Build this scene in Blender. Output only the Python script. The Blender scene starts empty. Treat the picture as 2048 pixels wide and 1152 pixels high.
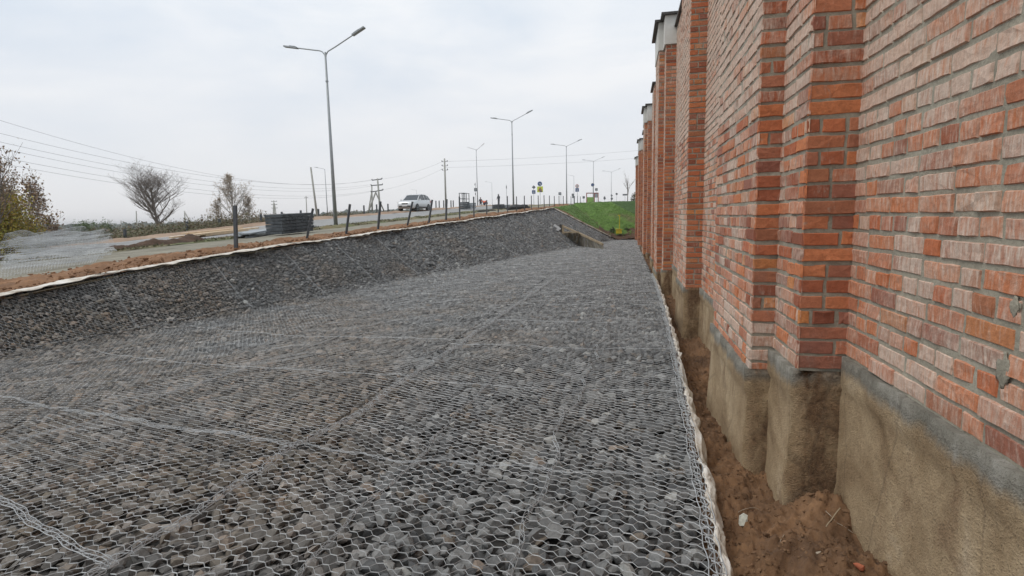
import bpy, bmesh, math, random
import numpy as np
from mathutils import Vector, Matrix
random.seed(7)
RNG = np.random.default_rng(11)
scn = bpy.context.scene
COL = scn.collection

# ------------------------------------------------------------ camera
CAMB = np.array([[0.9793259, 0.00581393, -0.20220531],      # rows: world X, Y, Z in (right, down, forward)
                 [0.20122006, -0.13061653, 0.97079854],
                 [-0.0207672, -0.99141592, -0.12908603]])
cd = bpy.data.cameras.new('camera')
cam = bpy.data.objects.new('camera', cd)
COL.objects.link(cam)
cd.lens = 36 * 1100 / 2048
cd.sensor_width = 36
cd.clip_start = 0.05
cd.clip_end = 6000
rt, up, bk = CAMB[:, 0], -CAMB[:, 1], -CAMB[:, 2]
cam.matrix_world = Matrix(((rt[0], up[0], bk[0], 0), (rt[1], up[1], bk[1], 0), (rt[2], up[2], bk[2], 0), (0, 0, 0, 1)))
scn.camera = cam
scn.view_settings.view_transform = 'Standard'
scn.view_settings.look = 'None'
scn.view_settings.exposure = 0.0
scn.view_settings.gamma = 1.0
scn.cycles.max_bounces = 6
scn.cycles.volume_bounces = 0
scn.cycles.transparent_max_bounces = 8

# ------------------------------------------------------------ world: overcast sky
SUN_EL, SUN_AZ = math.radians(56), math.radians(-115)         # sun behind cloud, to the left of the wall
w = bpy.data.worlds.new('World')
scn.world = w
w.use_nodes = True
nt = w.node_tree
nt.nodes.clear()
def N(nt, kind, **kw):
    n = nt.nodes.new(kind)
    for k, v in kw.items():
        if k in n.inputs.keys() if isinstance(k, str) else False:
            n.inputs[k].default_value = v
        else:
            setattr(n, k, v)
    return n
out = N(nt, 'ShaderNodeOutputWorld')
bg = N(nt, 'ShaderNodeBackground')
sky = N(nt, 'ShaderNodeTexSky')
sky.sky_type = 'NISHITA'
sky.sun_disc = False
sky.sun_elevation = SUN_EL
sky.sun_rotation = SUN_AZ
sky.dust_density = 2.0
tc = N(nt, 'ShaderNodeTexCoord')
mp = N(nt, 'ShaderNodeMapping')
mp.inputs['Scale'].default_value = (1.0, 1.0, 3.2)
nz = N(nt, 'ShaderNodeTexNoise')
nz.inputs['Scale'].default_value = 2.3
nz.inputs['Detail'].default_value = 6
nz.inputs['Roughness'].default_value = 0.55
nz.inputs['Distortion'].default_value = 0.3
cr = N(nt, 'ShaderNodeValToRGB')
cr.color_ramp.elements[0].position = 0.33
cr.color_ramp.elements[0].color = (7.5, 8.35, 9.35, 1)
cr.color_ramp.elements[1].position = 0.64
cr.color_ramp.elements[1].color = (10.2, 10.35, 10.5, 1)
sx = N(nt, 'ShaderNodeSeparateXYZ')
hr = N(nt, 'ShaderNodeMapRange')
hr.inputs['From Min'].default_value = 0.0
hr.inputs['From Max'].default_value = 0.33
hm = N(nt, 'ShaderNodeMixRGB')
hm.inputs['Color1'].default_value = (8.7, 8.7, 8.9, 1)      # paler, greyer cloud low down
mx = N(nt, 'ShaderNodeMixRGB')
mx.inputs['Fac'].default_value = 0.9
nt.links.new(tc.outputs['Generated'], mp.inputs['Vector'])
nt.links.new(mp.outputs['Vector'], nz.inputs['Vector'])
nt.links.new(nz.outputs['Fac'], cr.inputs['Fac'])
nt.links.new(tc.outputs['Generated'], sx.inputs['Vector'])
nt.links.new(sx.outputs['Z'], hr.inputs['Value'])
nt.links.new(hr.outputs['Result'], hm.inputs['Fac'])
nt.links.new(cr.outputs['Color'], hm.inputs['Color2'])
nt.links.new(sky.outputs['Color'], mx.inputs['Color1'])
nt.links.new(hm.outputs['Color'], mx.inputs['Color2'])
nt.links.new(mx.outputs['Color'], bg.inputs['Color'])
bg.inputs['Strength'].default_value = 0.1
nt.links.new(bg.outputs['Background'], out.inputs['Surface'])

sd = bpy.data.lights.new('sun', 'SUN')
sd.energy = 1.3
sd.angle = math.radians(25)
sd.color = (1.0, 0.96, 0.9)
so = bpy.data.objects.new('sun', sd)
COL.objects.link(so)
sdir = Vector((math.sin(SUN_AZ) * math.cos(SUN_EL), math.cos(SUN_AZ) * math.cos(SUN_EL), math.sin(SUN_EL)))
so.rotation_euler = sdir.to_track_quat('Z', 'Y').to_euler()

# ------------------------------------------------------------ helpers: tagging
def tag(o, label=None, cat=None, group=None, kind=None):
    if label: o['label'] = label
    if cat: o['category'] = cat
    if group: o['group'] = group
    if kind: o['kind'] = kind
    return o
def empty(name, loc, rz=0.0, label=None, cat=None, group=None):
    o = bpy.data.objects.new(name, None)
    COL.objects.link(o)
    o.location = loc
    o.rotation_euler = (0, 0, rz)
    o.empty_display_size = 0.1
    tag(o, label, cat, group)
    return o
def copy_tree(o, parent=None):
    c = o.copy()
    COL.objects.link(c)
    c.parent = parent
    for ch in list(o.children):
        copy_tree(ch, c)
    return c

# ------------------------------------------------------------ helpers: projection between photo pixels and ground
TH = math.radians(5.1)
CT, ST = math.cos(TH), math.sin(TH)
def pq(x, y): return -x * CT + y * ST, x * ST + y * CT
def xy(p, q): return -p * CT + q * ST, p * ST + q * CT
def pix(x, y, z):
    x, y, z = np.asarray(x, float), np.asarray(y, float), np.asarray(z, float)
    r = x * CAMB[0, 0] + y * CAMB[1, 0] + z * CAMB[2, 0]
    d = x * CAMB[0, 1] + y * CAMB[1, 1] + z * CAMB[2, 1]
    f = x * CAMB[0, 2] + y * CAMB[1, 2] + z * CAMB[2, 2]
    return 1024 + 1100 * r / np.maximum(f, .01), 576 + 1100 * d / np.maximum(f, .01), f
def ray(px, py): return CAMB @ np.array([px - 1024, py - 576, 1100.])
def at(px, py, dep):
    "world point on the line through a photo pixel at the given depth"
    return ray(px, py) / 1100. * dep
def atp(px, py, p):
    "world point where the line through a photo pixel crosses the upright plane at distance p left of the road's direction"
    r = ray(px, py)
    rp = -r[0] * CT + r[1] * ST
    return r * (p / rp)

# ------------------------------------------------------------ terrain functions
def sstep(t):
    t = np.clip(t, 0, 1)
    return t * t * (3 - 2 * t)
YF = 46.2                                                        # far end of the channel floor
def zfloor(y): return -(1.38 + .0155 * np.clip(y, -20, YF))
KS = .258 / 4.6
def sca(pp): return np.clip(.742 + (pp - 12.4) * KS, .742, 1.0)
def PS(pp):
    "distance of a roadside strip from the camera line; strips near the bank lie closer in"
    return pp * float(sca(pp))
def unP(p):
    b_ = .742 - 12.4 * KS
    q_ = (-b_ + np.sqrt(b_ * b_ + 4 * KS * np.maximum(p, 0))) / (2 * KS)
    return np.where(p < 12.4 * .742, p / .742, np.where(p > 17, p, q_))
def ztop(p, q):
    pp = unP(p); sc = sca(pp); q = q / sc; p = pp
    D = .957 * q + .289 * p
    Ds = np.where(D > 70, 70 + 22 * (1 - np.exp(-(np.maximum(D, 70) - 70) / 22)), np.maximum(D, -40))
    return sc * (-1.55 + .040 * Ds - .006 * np.maximum(D - 120, 0) - .05 * np.clip(14.5 - D, 0, 12))
P1B = 12.4 * .742
def cfall(y): return np.interp(y, [4, 14, 26], [.24, .12, .05])         # the floor dips toward the foot of the bank
def BTq(q): return np.interp(q, [4, 24], [.70, .66])              # steepness of the gravel bank
def qend(p): return 45.6 - (np.clip(p, 5.2, P1B) - 5.2) * 1.1
def surf(x, y):
    "gravel surface"
    p, q = pq(x, y)
    zf = zfloor(y) - cfall(y) * sstep((p - 2.0) / 5.5)
    zb = ztop(P1B, q) - BTq(q) * (P1B - p)
    d = zb - zf
    w_ = .07
    z = zf + w_ * np.logaddexp(0, np.clip(d / w_, -40, 200))
    return np.where(p > P1B, np.maximum(ztop(P1B, q), zf), z)
def toe(x, y):
    p, q = pq(x, y)
    return P1B - (ztop(P1B, q) - zfloor(y) + cfall(y)) / BTq(q)
def sn(x, y, f, s=0):
    return (np.sin(x * f * 1.3 + 1.7 * s + 1.1 * np.sin(y * f * .9 + s)) * np.sin(y * f * 1.1 + 2.3 * s + 1.3 * np.sin(x * f * .8 - s)))
def terrain(x, y):
    x = np.asarray(x, float); y = np.asarray(y, float)
    p, q = pq(x, y)
    zt = ztop(p, q)
    fall = np.maximum(p - 26, 0)
    zt = zt - .06 * np.maximum(p - 17, 0) * np.clip((38 - (.957 * q + .289 * p)) / 20, 0, 1) * (p < 60)
    zl = zt - .12 * np.minimum(fall, 5) - .07 * np.clip(p - 31, 0, 30) - .012 * np.clip(p - 61, 0, 3000)
    zg = surf(x, y)
    m = zfloor(YF) + (y - YF - .1) * .59
    zr = 1.02 - .565 * (x + 1.25)
    m = np.minimum(np.minimum(m, zr), np.minimum(zt + .25, 1.06))
    m2 = np.minimum(zfloor(YF) + (y - 54) * .6, 1.30 - np.maximum(y - 75, 0) * .01)
    zz = np.maximum(np.maximum(zg, m), m2)
    zz = np.where(q > 34, zz, zg)
    return np.where(p >= P1B, zl, zz)
def T(x, y): return float(terrain(x, y))

XE_Y = [0, 2.3, 3.0, 4.0, 6.2, 9.9, 14.5, 27, 47]
XE_X = [.34, .36, .40, .43, .52, .62, .69, .71, .90]
def xedge(y): return np.interp(y, XE_Y, XE_X)

# ------------------------------------------------------------ helpers: meshes
class MB:
    def __init__(s): s.v = []; s.f = []; s.m = []
    def add(s, vs, fs, m=0):
        b = len(s.v)
        s.v += [tuple(map(float, v)) for v in vs]
        s.f += [tuple(b + i for i in f) for f in fs]
        s.m += [m] * len(fs)
    def box(s, c, size, rz=0, m=0, M=None):
        hx, hy, hz = size[0] / 2, size[1] / 2, size[2] / 2
        vs = [Vector((a * hx, b * hy, d * hz)) for a in (-1, 1) for b in (-1, 1) for d in (-1, 1)]
        R = M if M is not None else Matrix.Rotation(rz, 3, 'Z')
        s.add([R @ v + Vector(c) for v in vs], [(0, 1, 3, 2), (4, 6, 7, 5), (0, 4, 5, 1), (2, 3, 7, 6), (0, 2, 6, 4), (1, 5, 7, 3)], m)
    def beam(s, a, b, wd, ht, m=0):
        a, b = Vector(a), Vector(b)
        d = b - a; L = d.length; d.normalize()
        u = d.cross(Vector((0, 0, 1)))
        if u.length < 1e-3: u = Vector((1, 0, 0))
        u.normalize(); v = u.cross(d)
        vs = []
        for t in (a, b):
            for (i, j) in ((-1, -1), (1, -1), (1, 1), (-1, 1)):
                vs.append(t + u * (i * wd / 2) + v * (j * ht / 2))
        s.add(vs, [(0, 1, 2, 3), (7, 6, 5, 4), (0, 4, 5, 1), (1, 5, 6, 2), (2, 6, 7, 3), (3, 7, 4, 0)], m)
    def tube(s, pts, rad, n=6, m=0, cap=True):
        pts = [Vector(p) for p in pts]
        k = len(pts)
        if not isinstance(rad, (list, tuple)): rad = [rad] * k
        vs = []; fs = []
        pu = None
        for i, p in enumerate(pts):
            d = (pts[min(i + 1, k - 1)] - pts[max(i - 1, 0)])
            if d.length < 1e-9: d = Vector((0, 0, 1))
            d.normalize()
            u = pu - d * pu.dot(d) if pu is not None else d.cross(Vector((.3, .2, 1)) if abs(d.z) < .9 else Vector((1, .2, 0)))
            u.normalize(); pu = u
            v = d.cross(u)
            for j in range(n):
                a = 2 * math.pi * j / n
                vs.append(p + (u * math.cos(a) + v * math.sin(a)) * rad[i])
        for i in range(k - 1):
            for j in range(n):
                fs.append((i * n + j, i * n + (j + 1) % n, (i + 1) * n + (j + 1) % n, (i + 1) * n + j))
        if cap:
            fs.append(tuple(range(n))[::-1]); fs.append(tuple((k - 1) * n + j for j in range(n)))
        s.add(vs, fs, m)
    def disc(s, c, nrm, r, th, n=20, m=0, start=0):
        nrm = Vector(nrm).normalized()
        u = nrm.cross(Vector((0, 0, 1)))
        if u.length < 1e-3: u = Vector((1, 0, 0))
        u.normalize(); v = u.cross(nrm)
        vs = []
        for k in (-.5, .5):
            for j in range(n):
                a = 2 * math.pi * j / n + start
                vs.append(Vector(c) + nrm * (k * th) + (u * math.cos(a) + v * math.sin(a)) * r)
        fs = [tuple(range(n))[::-1], tuple(range(n, 2 * n))] + [(j, (j + 1) % n, n + (j + 1) % n, n + j) for j in range(n)]
        s.add(vs, fs, m)
    def build(s, name, mats, parent=None, smooth=False):
        me = bpy.data.meshes.new(name)
        me.from_pydata(s.v, [], s.f)
        if not isinstance(mats, (list, tuple)): mats = [mats]
        for m in mats: me.materials.append(m)
        me.polygons.foreach_set('material_index', s.m)
        if smooth: me.polygons.foreach_set('use_smooth', [True] * len(me.polygons))
        me.update()
        o = bpy.data.objects.new(name, me)
        COL.objects.link(o)
        o.parent = parent
        return o

def np_mesh(name, V, F, mats, parent=None, smooth=False, mi=None, attrs=None):
    "mesh from numpy arrays; F is (n,k) with k = 3 or 4"
    V = np.ascontiguousarray(V, np.float32); F = np.ascontiguousarray(F, np.int32)
    me = bpy.data.meshes.new(name)
    n, k = F.shape
    me.vertices.add(len(V)); me.vertices.foreach_set('co', V.ravel())
    me.loops.add(n * k); me.loops.foreach_set('vertex_index', F.ravel())
    me.polygons.add(n)
    me.polygons.foreach_set('loop_start', np.arange(0, n * k, k, dtype=np.int32))
    me.polygons.foreach_set('loop_total', np.full(n, k, np.int32))
    if not isinstance(mats, (list, tuple)): mats = [mats]
    for m in mats: me.materials.append(m)
    if mi is not None: me.polygons.foreach_set('material_index', np.asarray(mi, np.int32))
    me.polygons.foreach_set('use_smooth', np.full(n, bool(smooth)))
    me.update(calc_edges=True)
    for an, av in (attrs or {}).items():
        a = me.attributes.new(an, 'FLOAT', 'POINT')
        a.data.foreach_set('value', np.ascontiguousarray(av, np.float32))
    o = bpy.data.objects.new(name, me)
    COL.objects.link(o)
    o.parent = parent
    return o
def grid_faces(nu, nv):
    i, j = np.meshgrid(np.arange(nu - 1), np.arange(nv - 1), indexing='ij')
    a = (i * nv + j).ravel()
    return np.stack([a, a + nv, a + nv + 1, a + 1], 1)
def sheet(name, P, mats, parent=None, smooth=True, attrs=None, flip=False):
    nu, nv = P.shape[:2]
    F = grid_faces(nu, nv)
    if flip: F = F[:, ::-1]
    return np_mesh(name, P.reshape(-1, 3), F, mats, parent, smooth, attrs=attrs)

# ------------------------------------------------------------ materials
def new_mat(name):
    m = bpy.data.materials.new(name)
    m.use_nodes = True
    t = m.node_tree
    b = t.nodes['Principled BSDF']
    return m, t, b
def noise(t, scale, detail=4, rough=.55, vec=None, dist=0):
    n = t.nodes.new('ShaderNodeTexNoise')
    n.inputs['Scale'].default_value = scale
    n.inputs['Detail'].default_value = detail
    n.inputs['Roughness'].default_value = rough
    n.inputs['Distortion'].default_value = dist
    if vec is not None: t.links.new(vec, n.inputs['Vector'])
    return n.outputs['Fac']
def ramp(t, fac, stops):
    r = t.nodes.new('ShaderNodeValToRGB')
    e = r.color_ramp.elements
    while len(e) < len(stops): e.new(.5)
    for k, (p, c) in enumerate(stops):
        e[k].position = p
        e[k].color = tuple(c) + (1,) if len(c) == 3 else c
    t.links.new(fac, r.inputs['Fac'])
    return r.outputs['Color']
def mix(t, fac, a, b, mode='MIX'):
    n = t.nodes.new('ShaderNodeMixRGB')
    n.blend_type = mode
    for k, v in (('Fac', fac), ('Color1', a), ('Color2', b)):
        if isinstance(v, (int, float)): n.inputs[k].default_value = v
        elif isinstance(v, tuple): n.inputs[k].default_value = v + (1,) if len(v) == 3 else v
        else: t.links.new(v, n.inputs[k])
    return n.outputs['Color']
def mathn(t, op, a, b=0.0, clamp=False):
    n = t.nodes.new('ShaderNodeMath')
    n.operation = op; n.use_clamp = clamp
    for k, v in ((0, a), (1, b)):
        if isinstance(v, (int, float)): n.inputs[k].default_value = v
        else: t.links.new(v, n.inputs[k])
    return n.outputs[0]
def bump(t, b, h, strength=.5, dist=.01):
    n = t.nodes.new('ShaderNodeBump')
    n.inputs['Strength'].default_value = strength
    n.inputs['Distance'].default_value = dist
    t.links.new(h, n.inputs['Height'])
    t.links.new(n.outputs['Normal'], b.inputs['Normal'])
def objvec(t, scale=None, kind='Object'):
    c = t.nodes.new('ShaderNodeTexCoord').outputs[kind]
    if kind == 'World':
        pass
    if scale:
        m = t.nodes.new('ShaderNodeMapping')
        m.inputs['Scale'].default_value = scale
        t.links.new(c, m.inputs['Vector'])
        return m.outputs['Vector']
    return c
def posvec(t, scale=None):
    c = t.nodes.new('ShaderNodeNewGeometry').outputs['Position']
    if scale:
        m = t.nodes.new('ShaderNodeMapping')
        m.inputs['Scale'].default_value = scale
        t.links.new(c, m.inputs['Vector'])
        return m.outputs['Vector']
    return c
def island(t): return t.nodes.new('ShaderNodeNewGeometry').outputs['Random Per Island']
def attr(t, name):
    a = t.nodes.new('ShaderNodeAttribute'); a.attribute_name = name
    return a.outputs['Fac']
def simple(name, colr, rough=.7, metal=0, var=.25, scale=6, bstr=.0):
    m, t, b = new_mat(name)
    n = noise(t, scale, 5, .6, posvec(t))
    lo = tuple(max(0, x * (1 - var)) for x in colr); hi = tuple(min(1, x * (1 + var)) for x in colr)
    t.links.new(ramp(t, n, [(.3, lo), (.7, hi)]), b.inputs['Base Color'])
    b.inputs['Roughness'].default_value = rough
    b.inputs['Metallic'].default_value = metal
    if bstr: bump(t, b, noise(t, scale * 6, 4, .6, posvec(t)), bstr, .01)
    return m

def mat_stone():
    m, t, b = new_mat('grey_rubble')
    isl = island(t)
    c1 = ramp(t, isl, [(0, (.075, .077, .08)), (.35, (.125, .127, .128)), (.75, (.18, .18, .178)), (.965, (.25, .25, .245)), (1, (.42, .42, .40))])
    warm = ramp(t, isl, [(0, (.09, .072, .055)), (.5, (.17, .14, .105)), (1, (.24, .17, .12))])
    pos = posvec(t)
    pn = noise(t, .55, 3, .6, pos)
    x = t.nodes.new('ShaderNodeSeparateXYZ'); t.links.new(pos, x.inputs[0])
    mr = t.nodes.new('ShaderNodeMapRange')
    mr.inputs['From Min'].default_value = .6; mr.inputs['From Max'].default_value = -3.2
    mr.inputs['To Min'].default_value = -.18; mr.inputs['To Max'].default_value = .19
    t.links.new(x.outputs['X'], mr.inputs['Value'])
    far = t.nodes.new('ShaderNodeMapRange')
    far.inputs['From Min'].default_value = 5; far.inputs['From Max'].default_value = 13
    far.inputs['To Min'].default_value = 0; far.inputs['To Max'].default_value = -.3
    t.links.new(x.outputs['Y'], far.inputs['Value'])
    f = mathn(t, 'ADD', pn, mr.outputs[0]); f = mathn(t, 'ADD', f, far.outputs[0])
    f = mathn(t, 'MULTIPLY', mathn(t, 'SUBTRACT', f, .46), 6.0, True)
    r2 = mathn(t, 'FRACT', mathn(t, 'MULTIPLY', isl, 37.7))
    f = mathn(t, 'MULTIPLY', f, mathn(t, 'ADD', mathn(t, 'MULTIPLY', r2, .6), .35), True)
    few = mathn(t, 'MULTIPLY', mathn(t, 'GREATER_THAN', r2, .94), .7)
    f = mathn(t, 'MAXIMUM', f, few)
    c = mix(t, f, c1, warm)
    spk = noise(t, 90, 4, .7, pos)
    c = mix(t, .55, c, ramp(t, spk, [(.3, (.35, .35, .35)), (.7, (1, 1, 1))]), 'MULTIPLY')
    c = mix(t, 1.0, c, (1.2, 1.21, 1.2), 'MULTIPLY')
    t.links.new(c, b.inputs['Base Color'])
    b.inputs['Roughness'].default_value = .85
    bump(t, b, spk, .35, .004)
    return m
def mat_soil(name, a, c, scale=3):
    m, t, b = new_mat(name)
    pos = posvec(t)
    n = noise(t, scale, 7, .65, pos)
    n2 = noise(t, scale * 14, 4, .7, pos)
    col = ramp(t, n, [(.3, a), (.55, tuple((x + y) / 2 for x, y in zip(a, c))), (.75, c)])
    col = mix(t, .5, col, ramp(t, n2, [(.3, (.45, .42, .4)), (.65, (1, 1, 1))]), 'MULTIPLY')
    t.links.new(col, b.inputs['Base Color'])
    b.inputs['Roughness'].default_value = .95
    bump(t, b, n2, .6, .02)
    return m
def mat_brick():
    m, t, b = new_mat('fired_brick')
    isl = island(t)
    pos = posvec(t)
    base = ramp(t, isl, [(0, (.27, .09, .05)), (.2, (.50, .15, .065)), (.45, (.60, .21, .085)), (.7, (.50, .19, .10)), (.85, (.31, .12, .08)), (1, (.64, .26, .09))])
    streak = noise(t, 7, 5, .7, posvec(t, (9, 9, 1.6)), .4)
    blotch = noise(t, 1.3, 4, .6, pos)
    r2 = mathn(t, 'FRACT', mathn(t, 'MULTIPLY', isl, 91.3))
    e = attr(t, 'pale')
    f = mathn(t, 'ADD', mathn(t, 'MULTIPLY', streak, 1.5), mathn(t, 'MULTIPLY', blotch, 1.7))
    f = mathn(t, 'ADD', f, mathn(t, 'MULTIPLY', mathn(t, 'SUBTRACT', r2, .5), .7))
    f = mathn(t, 'ADD', f, e)
    f = mathn(t, 'MULTIPLY', mathn(t, 'SUBTRACT', f, 1.44), 1.5, True)
    f = mathn(t, 'MULTIPLY', f, .82)
    white = ramp(t, streak, [(.3, (.58, .40, .30)), (.7, (.76, .67, .57))])
    c = mix(t, f, base, white)
    d = noise(t, 45, 5, .75, pos)
    c = mix(t, .6, c, ramp(t, d, [(.25, (.45, .42, .4)), (.6, (1, 1, 1))]), 'MULTIPLY')
    gr = noise(t, 3.1, 4, .6, posvec(t, (1, 1, .6)))
    c = mix(t, mathn(t, 'MULTIPLY', mathn(t, 'SUBTRACT', gr, .56), 3.0, True), c, mix(t, .6, c, (.22, .15, .13)))
    t.links.new(c, b.inputs['Base Color'])
    b.inputs['Roughness'].default_value = .9
    smear = noise(t, 9, 6, .7, pos, .6)
    c = mix(t, mathn(t, 'MULTIPLY', mathn(t, 'SUBTRACT', smear, .62), 6.0, True), c, (.40, .37, .31))
    t.links.new(c, b.inputs['Base Color'])
    bump(t, b, mathn(t, 'ADD', d, mathn(t, 'MULTIPLY', streak, .6)), .8, .006)
    return m
def mat_mortar():
    m, t, b = new_mat('cement_mortar')
    pos = posvec(t)
    n = noise(t, 4, 6, .65, pos); n2 = noise(t, 60, 5, .7, pos)
    c = ramp(t, n, [(.3, (.27, .245, .19)), (.6, (.42, .39, .31)), (.8, (.54, .51, .42))])
    c = mix(t, .5, c, ramp(t, n2, [(.3, (.4, .4, .4)), (.7, (1, 1, 1))]), 'MULTIPLY')
    t.links.new(c, b.inputs['Base Color'])
    b.inputs['Roughness'].default_value = .95
    bump(t, b, n2, .8, .008)
    return m
def mat_foundation():
    m, t, b = new_mat('soiled_concrete')
    pos = posvec(t)
    n = noise(t, 2.2, 7, .62, pos, .5); n2 = noise(t, 38, 5, .7, pos)
    n3 = noise(t, 5.5, 5, .6, posvec(t, (1, 1, .5)), .6)
    c = ramp(t, n, [(.28, (.19, .12, .06)), (.44, (.36, .255, .145)), (.58, (.48, .36, .22)), (.74, (.58, .47, .33))])
    c = mix(t, mathn(t, 'MULTIPLY', mathn(t, 'SUBTRACT', n3, .57), 4.5, True), c, (.20, .115, .06))
    a = attr(t, 'top')                                       # grey cement grout along the top edge
    a2 = mathn(t, 'MULTIPLY', mathn(t, 'SUBTRACT', mathn(t, 'ADD', a, mathn(t, 'MULTIPLY', mathn(t, 'SUBTRACT', n3, .5), .7)), .5), 4, True)
    cem = ramp(t, n3, [(.3, (.135, .125, .10)), (.52, (.25, .235, .195)), (.70, (.40, .385, .34))])
    c = mix(t, a2, c, cem)
    sl = mathn(t, 'MULTIPLY', attr(t, 'soil'), mathn(t, 'MULTIPLY', mathn(t, 'SUBTRACT', n3, .36), 5, True))
    c = mix(t, sl, c, ramp(t, n2, [(.3, (.10, .058, .03)), (.7, (.25, .15, .08))]))
    crk = t.nodes.new('ShaderNodeTexVoronoi'); crk.feature = 'DISTANCE_TO_EDGE'; crk.inputs['Scale'].default_value = 1.6
    t.links.new(posvec(t, (1, 1, .35)), crk.inputs['Vector'])
    c = mix(t, mathn(t, 'MULTIPLY', mathn(t, 'LESS_THAN', crk.outputs['Distance'], .007), .22), c, (.07, .05, .035))
    pit = noise(t, 130, 3, .6, pos)
    c = mix(t, mathn(t, 'MULTIPLY', mathn(t, 'GREATER_THAN', pit, .63), .55), c, (.06, .045, .03))
    c = mix(t, .45, c, ramp(t, n2, [(.3, (.45, .43, .4)), (.65, (1, 1, 1))]), 'MULTIPLY')
    t.links.new(c, b.inputs['Base Color'])
    b.inputs['Roughness'].default_value = .95
    bump(t, b, mathn(t, 'ADD', mathn(t, 'ADD', n2, n3), pit), .75, .018)
    return m
def mat_grass(name, dark, light, brown=(.12, .085, .05), bfac=.35, scale=1.2):
    m, t, b = new_mat(name)
    pos = posvec(t)
    n = noise(t, scale, 6, .65, pos); n2 = noise(t, scale * 9, 5, .75, pos)
    c = ramp(t, n2, [(.3, dark), (.7, light)])
    c = mix(t, mathn(t, 'MULTIPLY', mathn(t, 'SUBTRACT', n, 1 - bfac - .15), 5, True), c, brown)
    t.links.new(c, b.inputs['Base Color'])
    b.inputs['Roughness'].default_value = .95
    bump(t, b, n2, .8, .06)
    return m
def mat_leaf(name, cols):
    m, t, b = new_mat(name)
    k = len(cols)
    c = ramp(t, island(t), [(i / max(1, k - 1), cc) for i, cc in enumerate(cols)])
    t.links.new(c, b.inputs['Base Color'])
    b.inputs['Roughness'].default_value = .7
    return m
M = {}
M['stone'] = mat_stone()
M['under'] = simple('shaded_bed', (.045, .043, .04), .95, scale=20)  # near-black colour paints in the shade of the gaps between stones
M['wire'] = simple('galvanised_wire', (.43, .44, .44), .5, .2, var=.42, scale=2.6)
M['lacing'] = simple('lacing_wire_zinc', (.46, .48, .49), .5, .1, var=.12, scale=1.6)
M['soil'] = mat_soil('trench_soil', (.085, .045, .022), (.30, .165, .08), 2.8)
M['clod'] = mat_soil('soil_clods', (.12, .065, .032), (.34, .20, .105), 6)
M['verge'] = mat_soil('verge_soil', (.15, .075, .035), (.38, .21, .11), 1.8)
M['verge2'] = mat_soil('dry_verge_soil', (.26, .17, .11), (.46, .34, .25), .5)
M['darksoil'] = mat_soil('dark_leafy_soil', (.055, .035, .022), (.16, .09, .055), 2)
M['path'] = mat_soil('grey_path', (.17, .155, .115), (.36, .34, .27), .9)
M['brick'] = mat_brick()
M['mortar'] = mat_mortar()
M['found'] = mat_foundation()
M['grass'] = mat_grass('verge_grass', (.05, .06, .02), (.17, .19, .08), (.2, .16, .09), .45, .5)
M['bank'] = mat_grass('bank_grass', (.055, .115, .02), (.14, .25, .05), (.15, .13, .065), .33, .5)
M['bankdark'] = mat_grass('shaded_side_grass', (.022, .05, .012), (.06, .115, .025), (.05, .05, .02), .15, .4)  # darker copy of the bank grass, shade put into its colour
M['field'] = mat_grass('rough_field', (.055, .06, .03), (.15, .14, .07), (.15, .11, .065), .5, .15)
M['asphalt'] = simple('asphalt', (.27, .27, .265), .97, var=.12, scale=.8, bstr=.3)
M['white'] = simple('white_plaster', (.60, .595, .56), .8, var=.1, scale=3)
M['paint'] = simple('white_road_paint', (.7, .7, .68), .7, var=.1)
M['capm'] = simple('dark_sheet_metal', (.055, .05, .045), .5, .3, var=.2)
M['post'] = simple('dark_steel_post', (.065, .072, .08), .6, .2, var=.2, scale=9)
M['galv'] = simple('galvanised_steel', (.30, .32, .33), .5, .5, var=.1)
M['conc'] = simple('pale_concrete', (.33, .33, .30), .85, var=.18, scale=4, bstr=.2)
M['wood'] = simple('weathered_timber', (.33, .26, .17), .85, var=.25, scale=5, bstr=.3)
M['freshwood'] = simple('fresh_timber', (.62, .48, .33), .8, var=.15, scale=5)
M['mudwood'] = simple('muddy_boards', (.34, .31, .25), .9, var=.6, scale=3.2, bstr=.5)
M['black'] = simple('black_rubber', (.02, .02, .02), .7)
M['sheetgrey'] = simple('grey_bundled_mesh', (.075, .085, .095), .6, .3, var=.35, scale=8)
M['palegrey'] = simple('pale_grey_board', (.30, .33, .35), .6, var=.2, scale=5)
M['cable'] = simple('overhead_cable', (.10, .10, .11), .6)
M['red'] = simple('red_brown_paint', (.26, .09, .07), .6)
M['green'] = simple('green_panel', (.22, .38, .08), .6)
M['yellow'] = simple('yellow_paint', (.62, .50, .03), .5, var=.15)
M['lime'] = simple('lime_yellow_sheet', (.60, .68, .06), .5, var=.08)
M['blue'] = simple('blue_sign_sheet', (.03, .08, .22), .5, var=.1)
M['signgrey'] = simple('grey_sign_back', (.14, .15, .16), .5, .3, var=.15)
M['signwhite'] = simple('white_sign_sheet', (.7, .7, .7), .5, var=.05)
M['signred'] = simple('red_sign_sheet', (.45, .08, .06), .5, var=.1)
M['signblack'] = simple('black_sign_print', (.03, .03, .03), .5)

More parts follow.
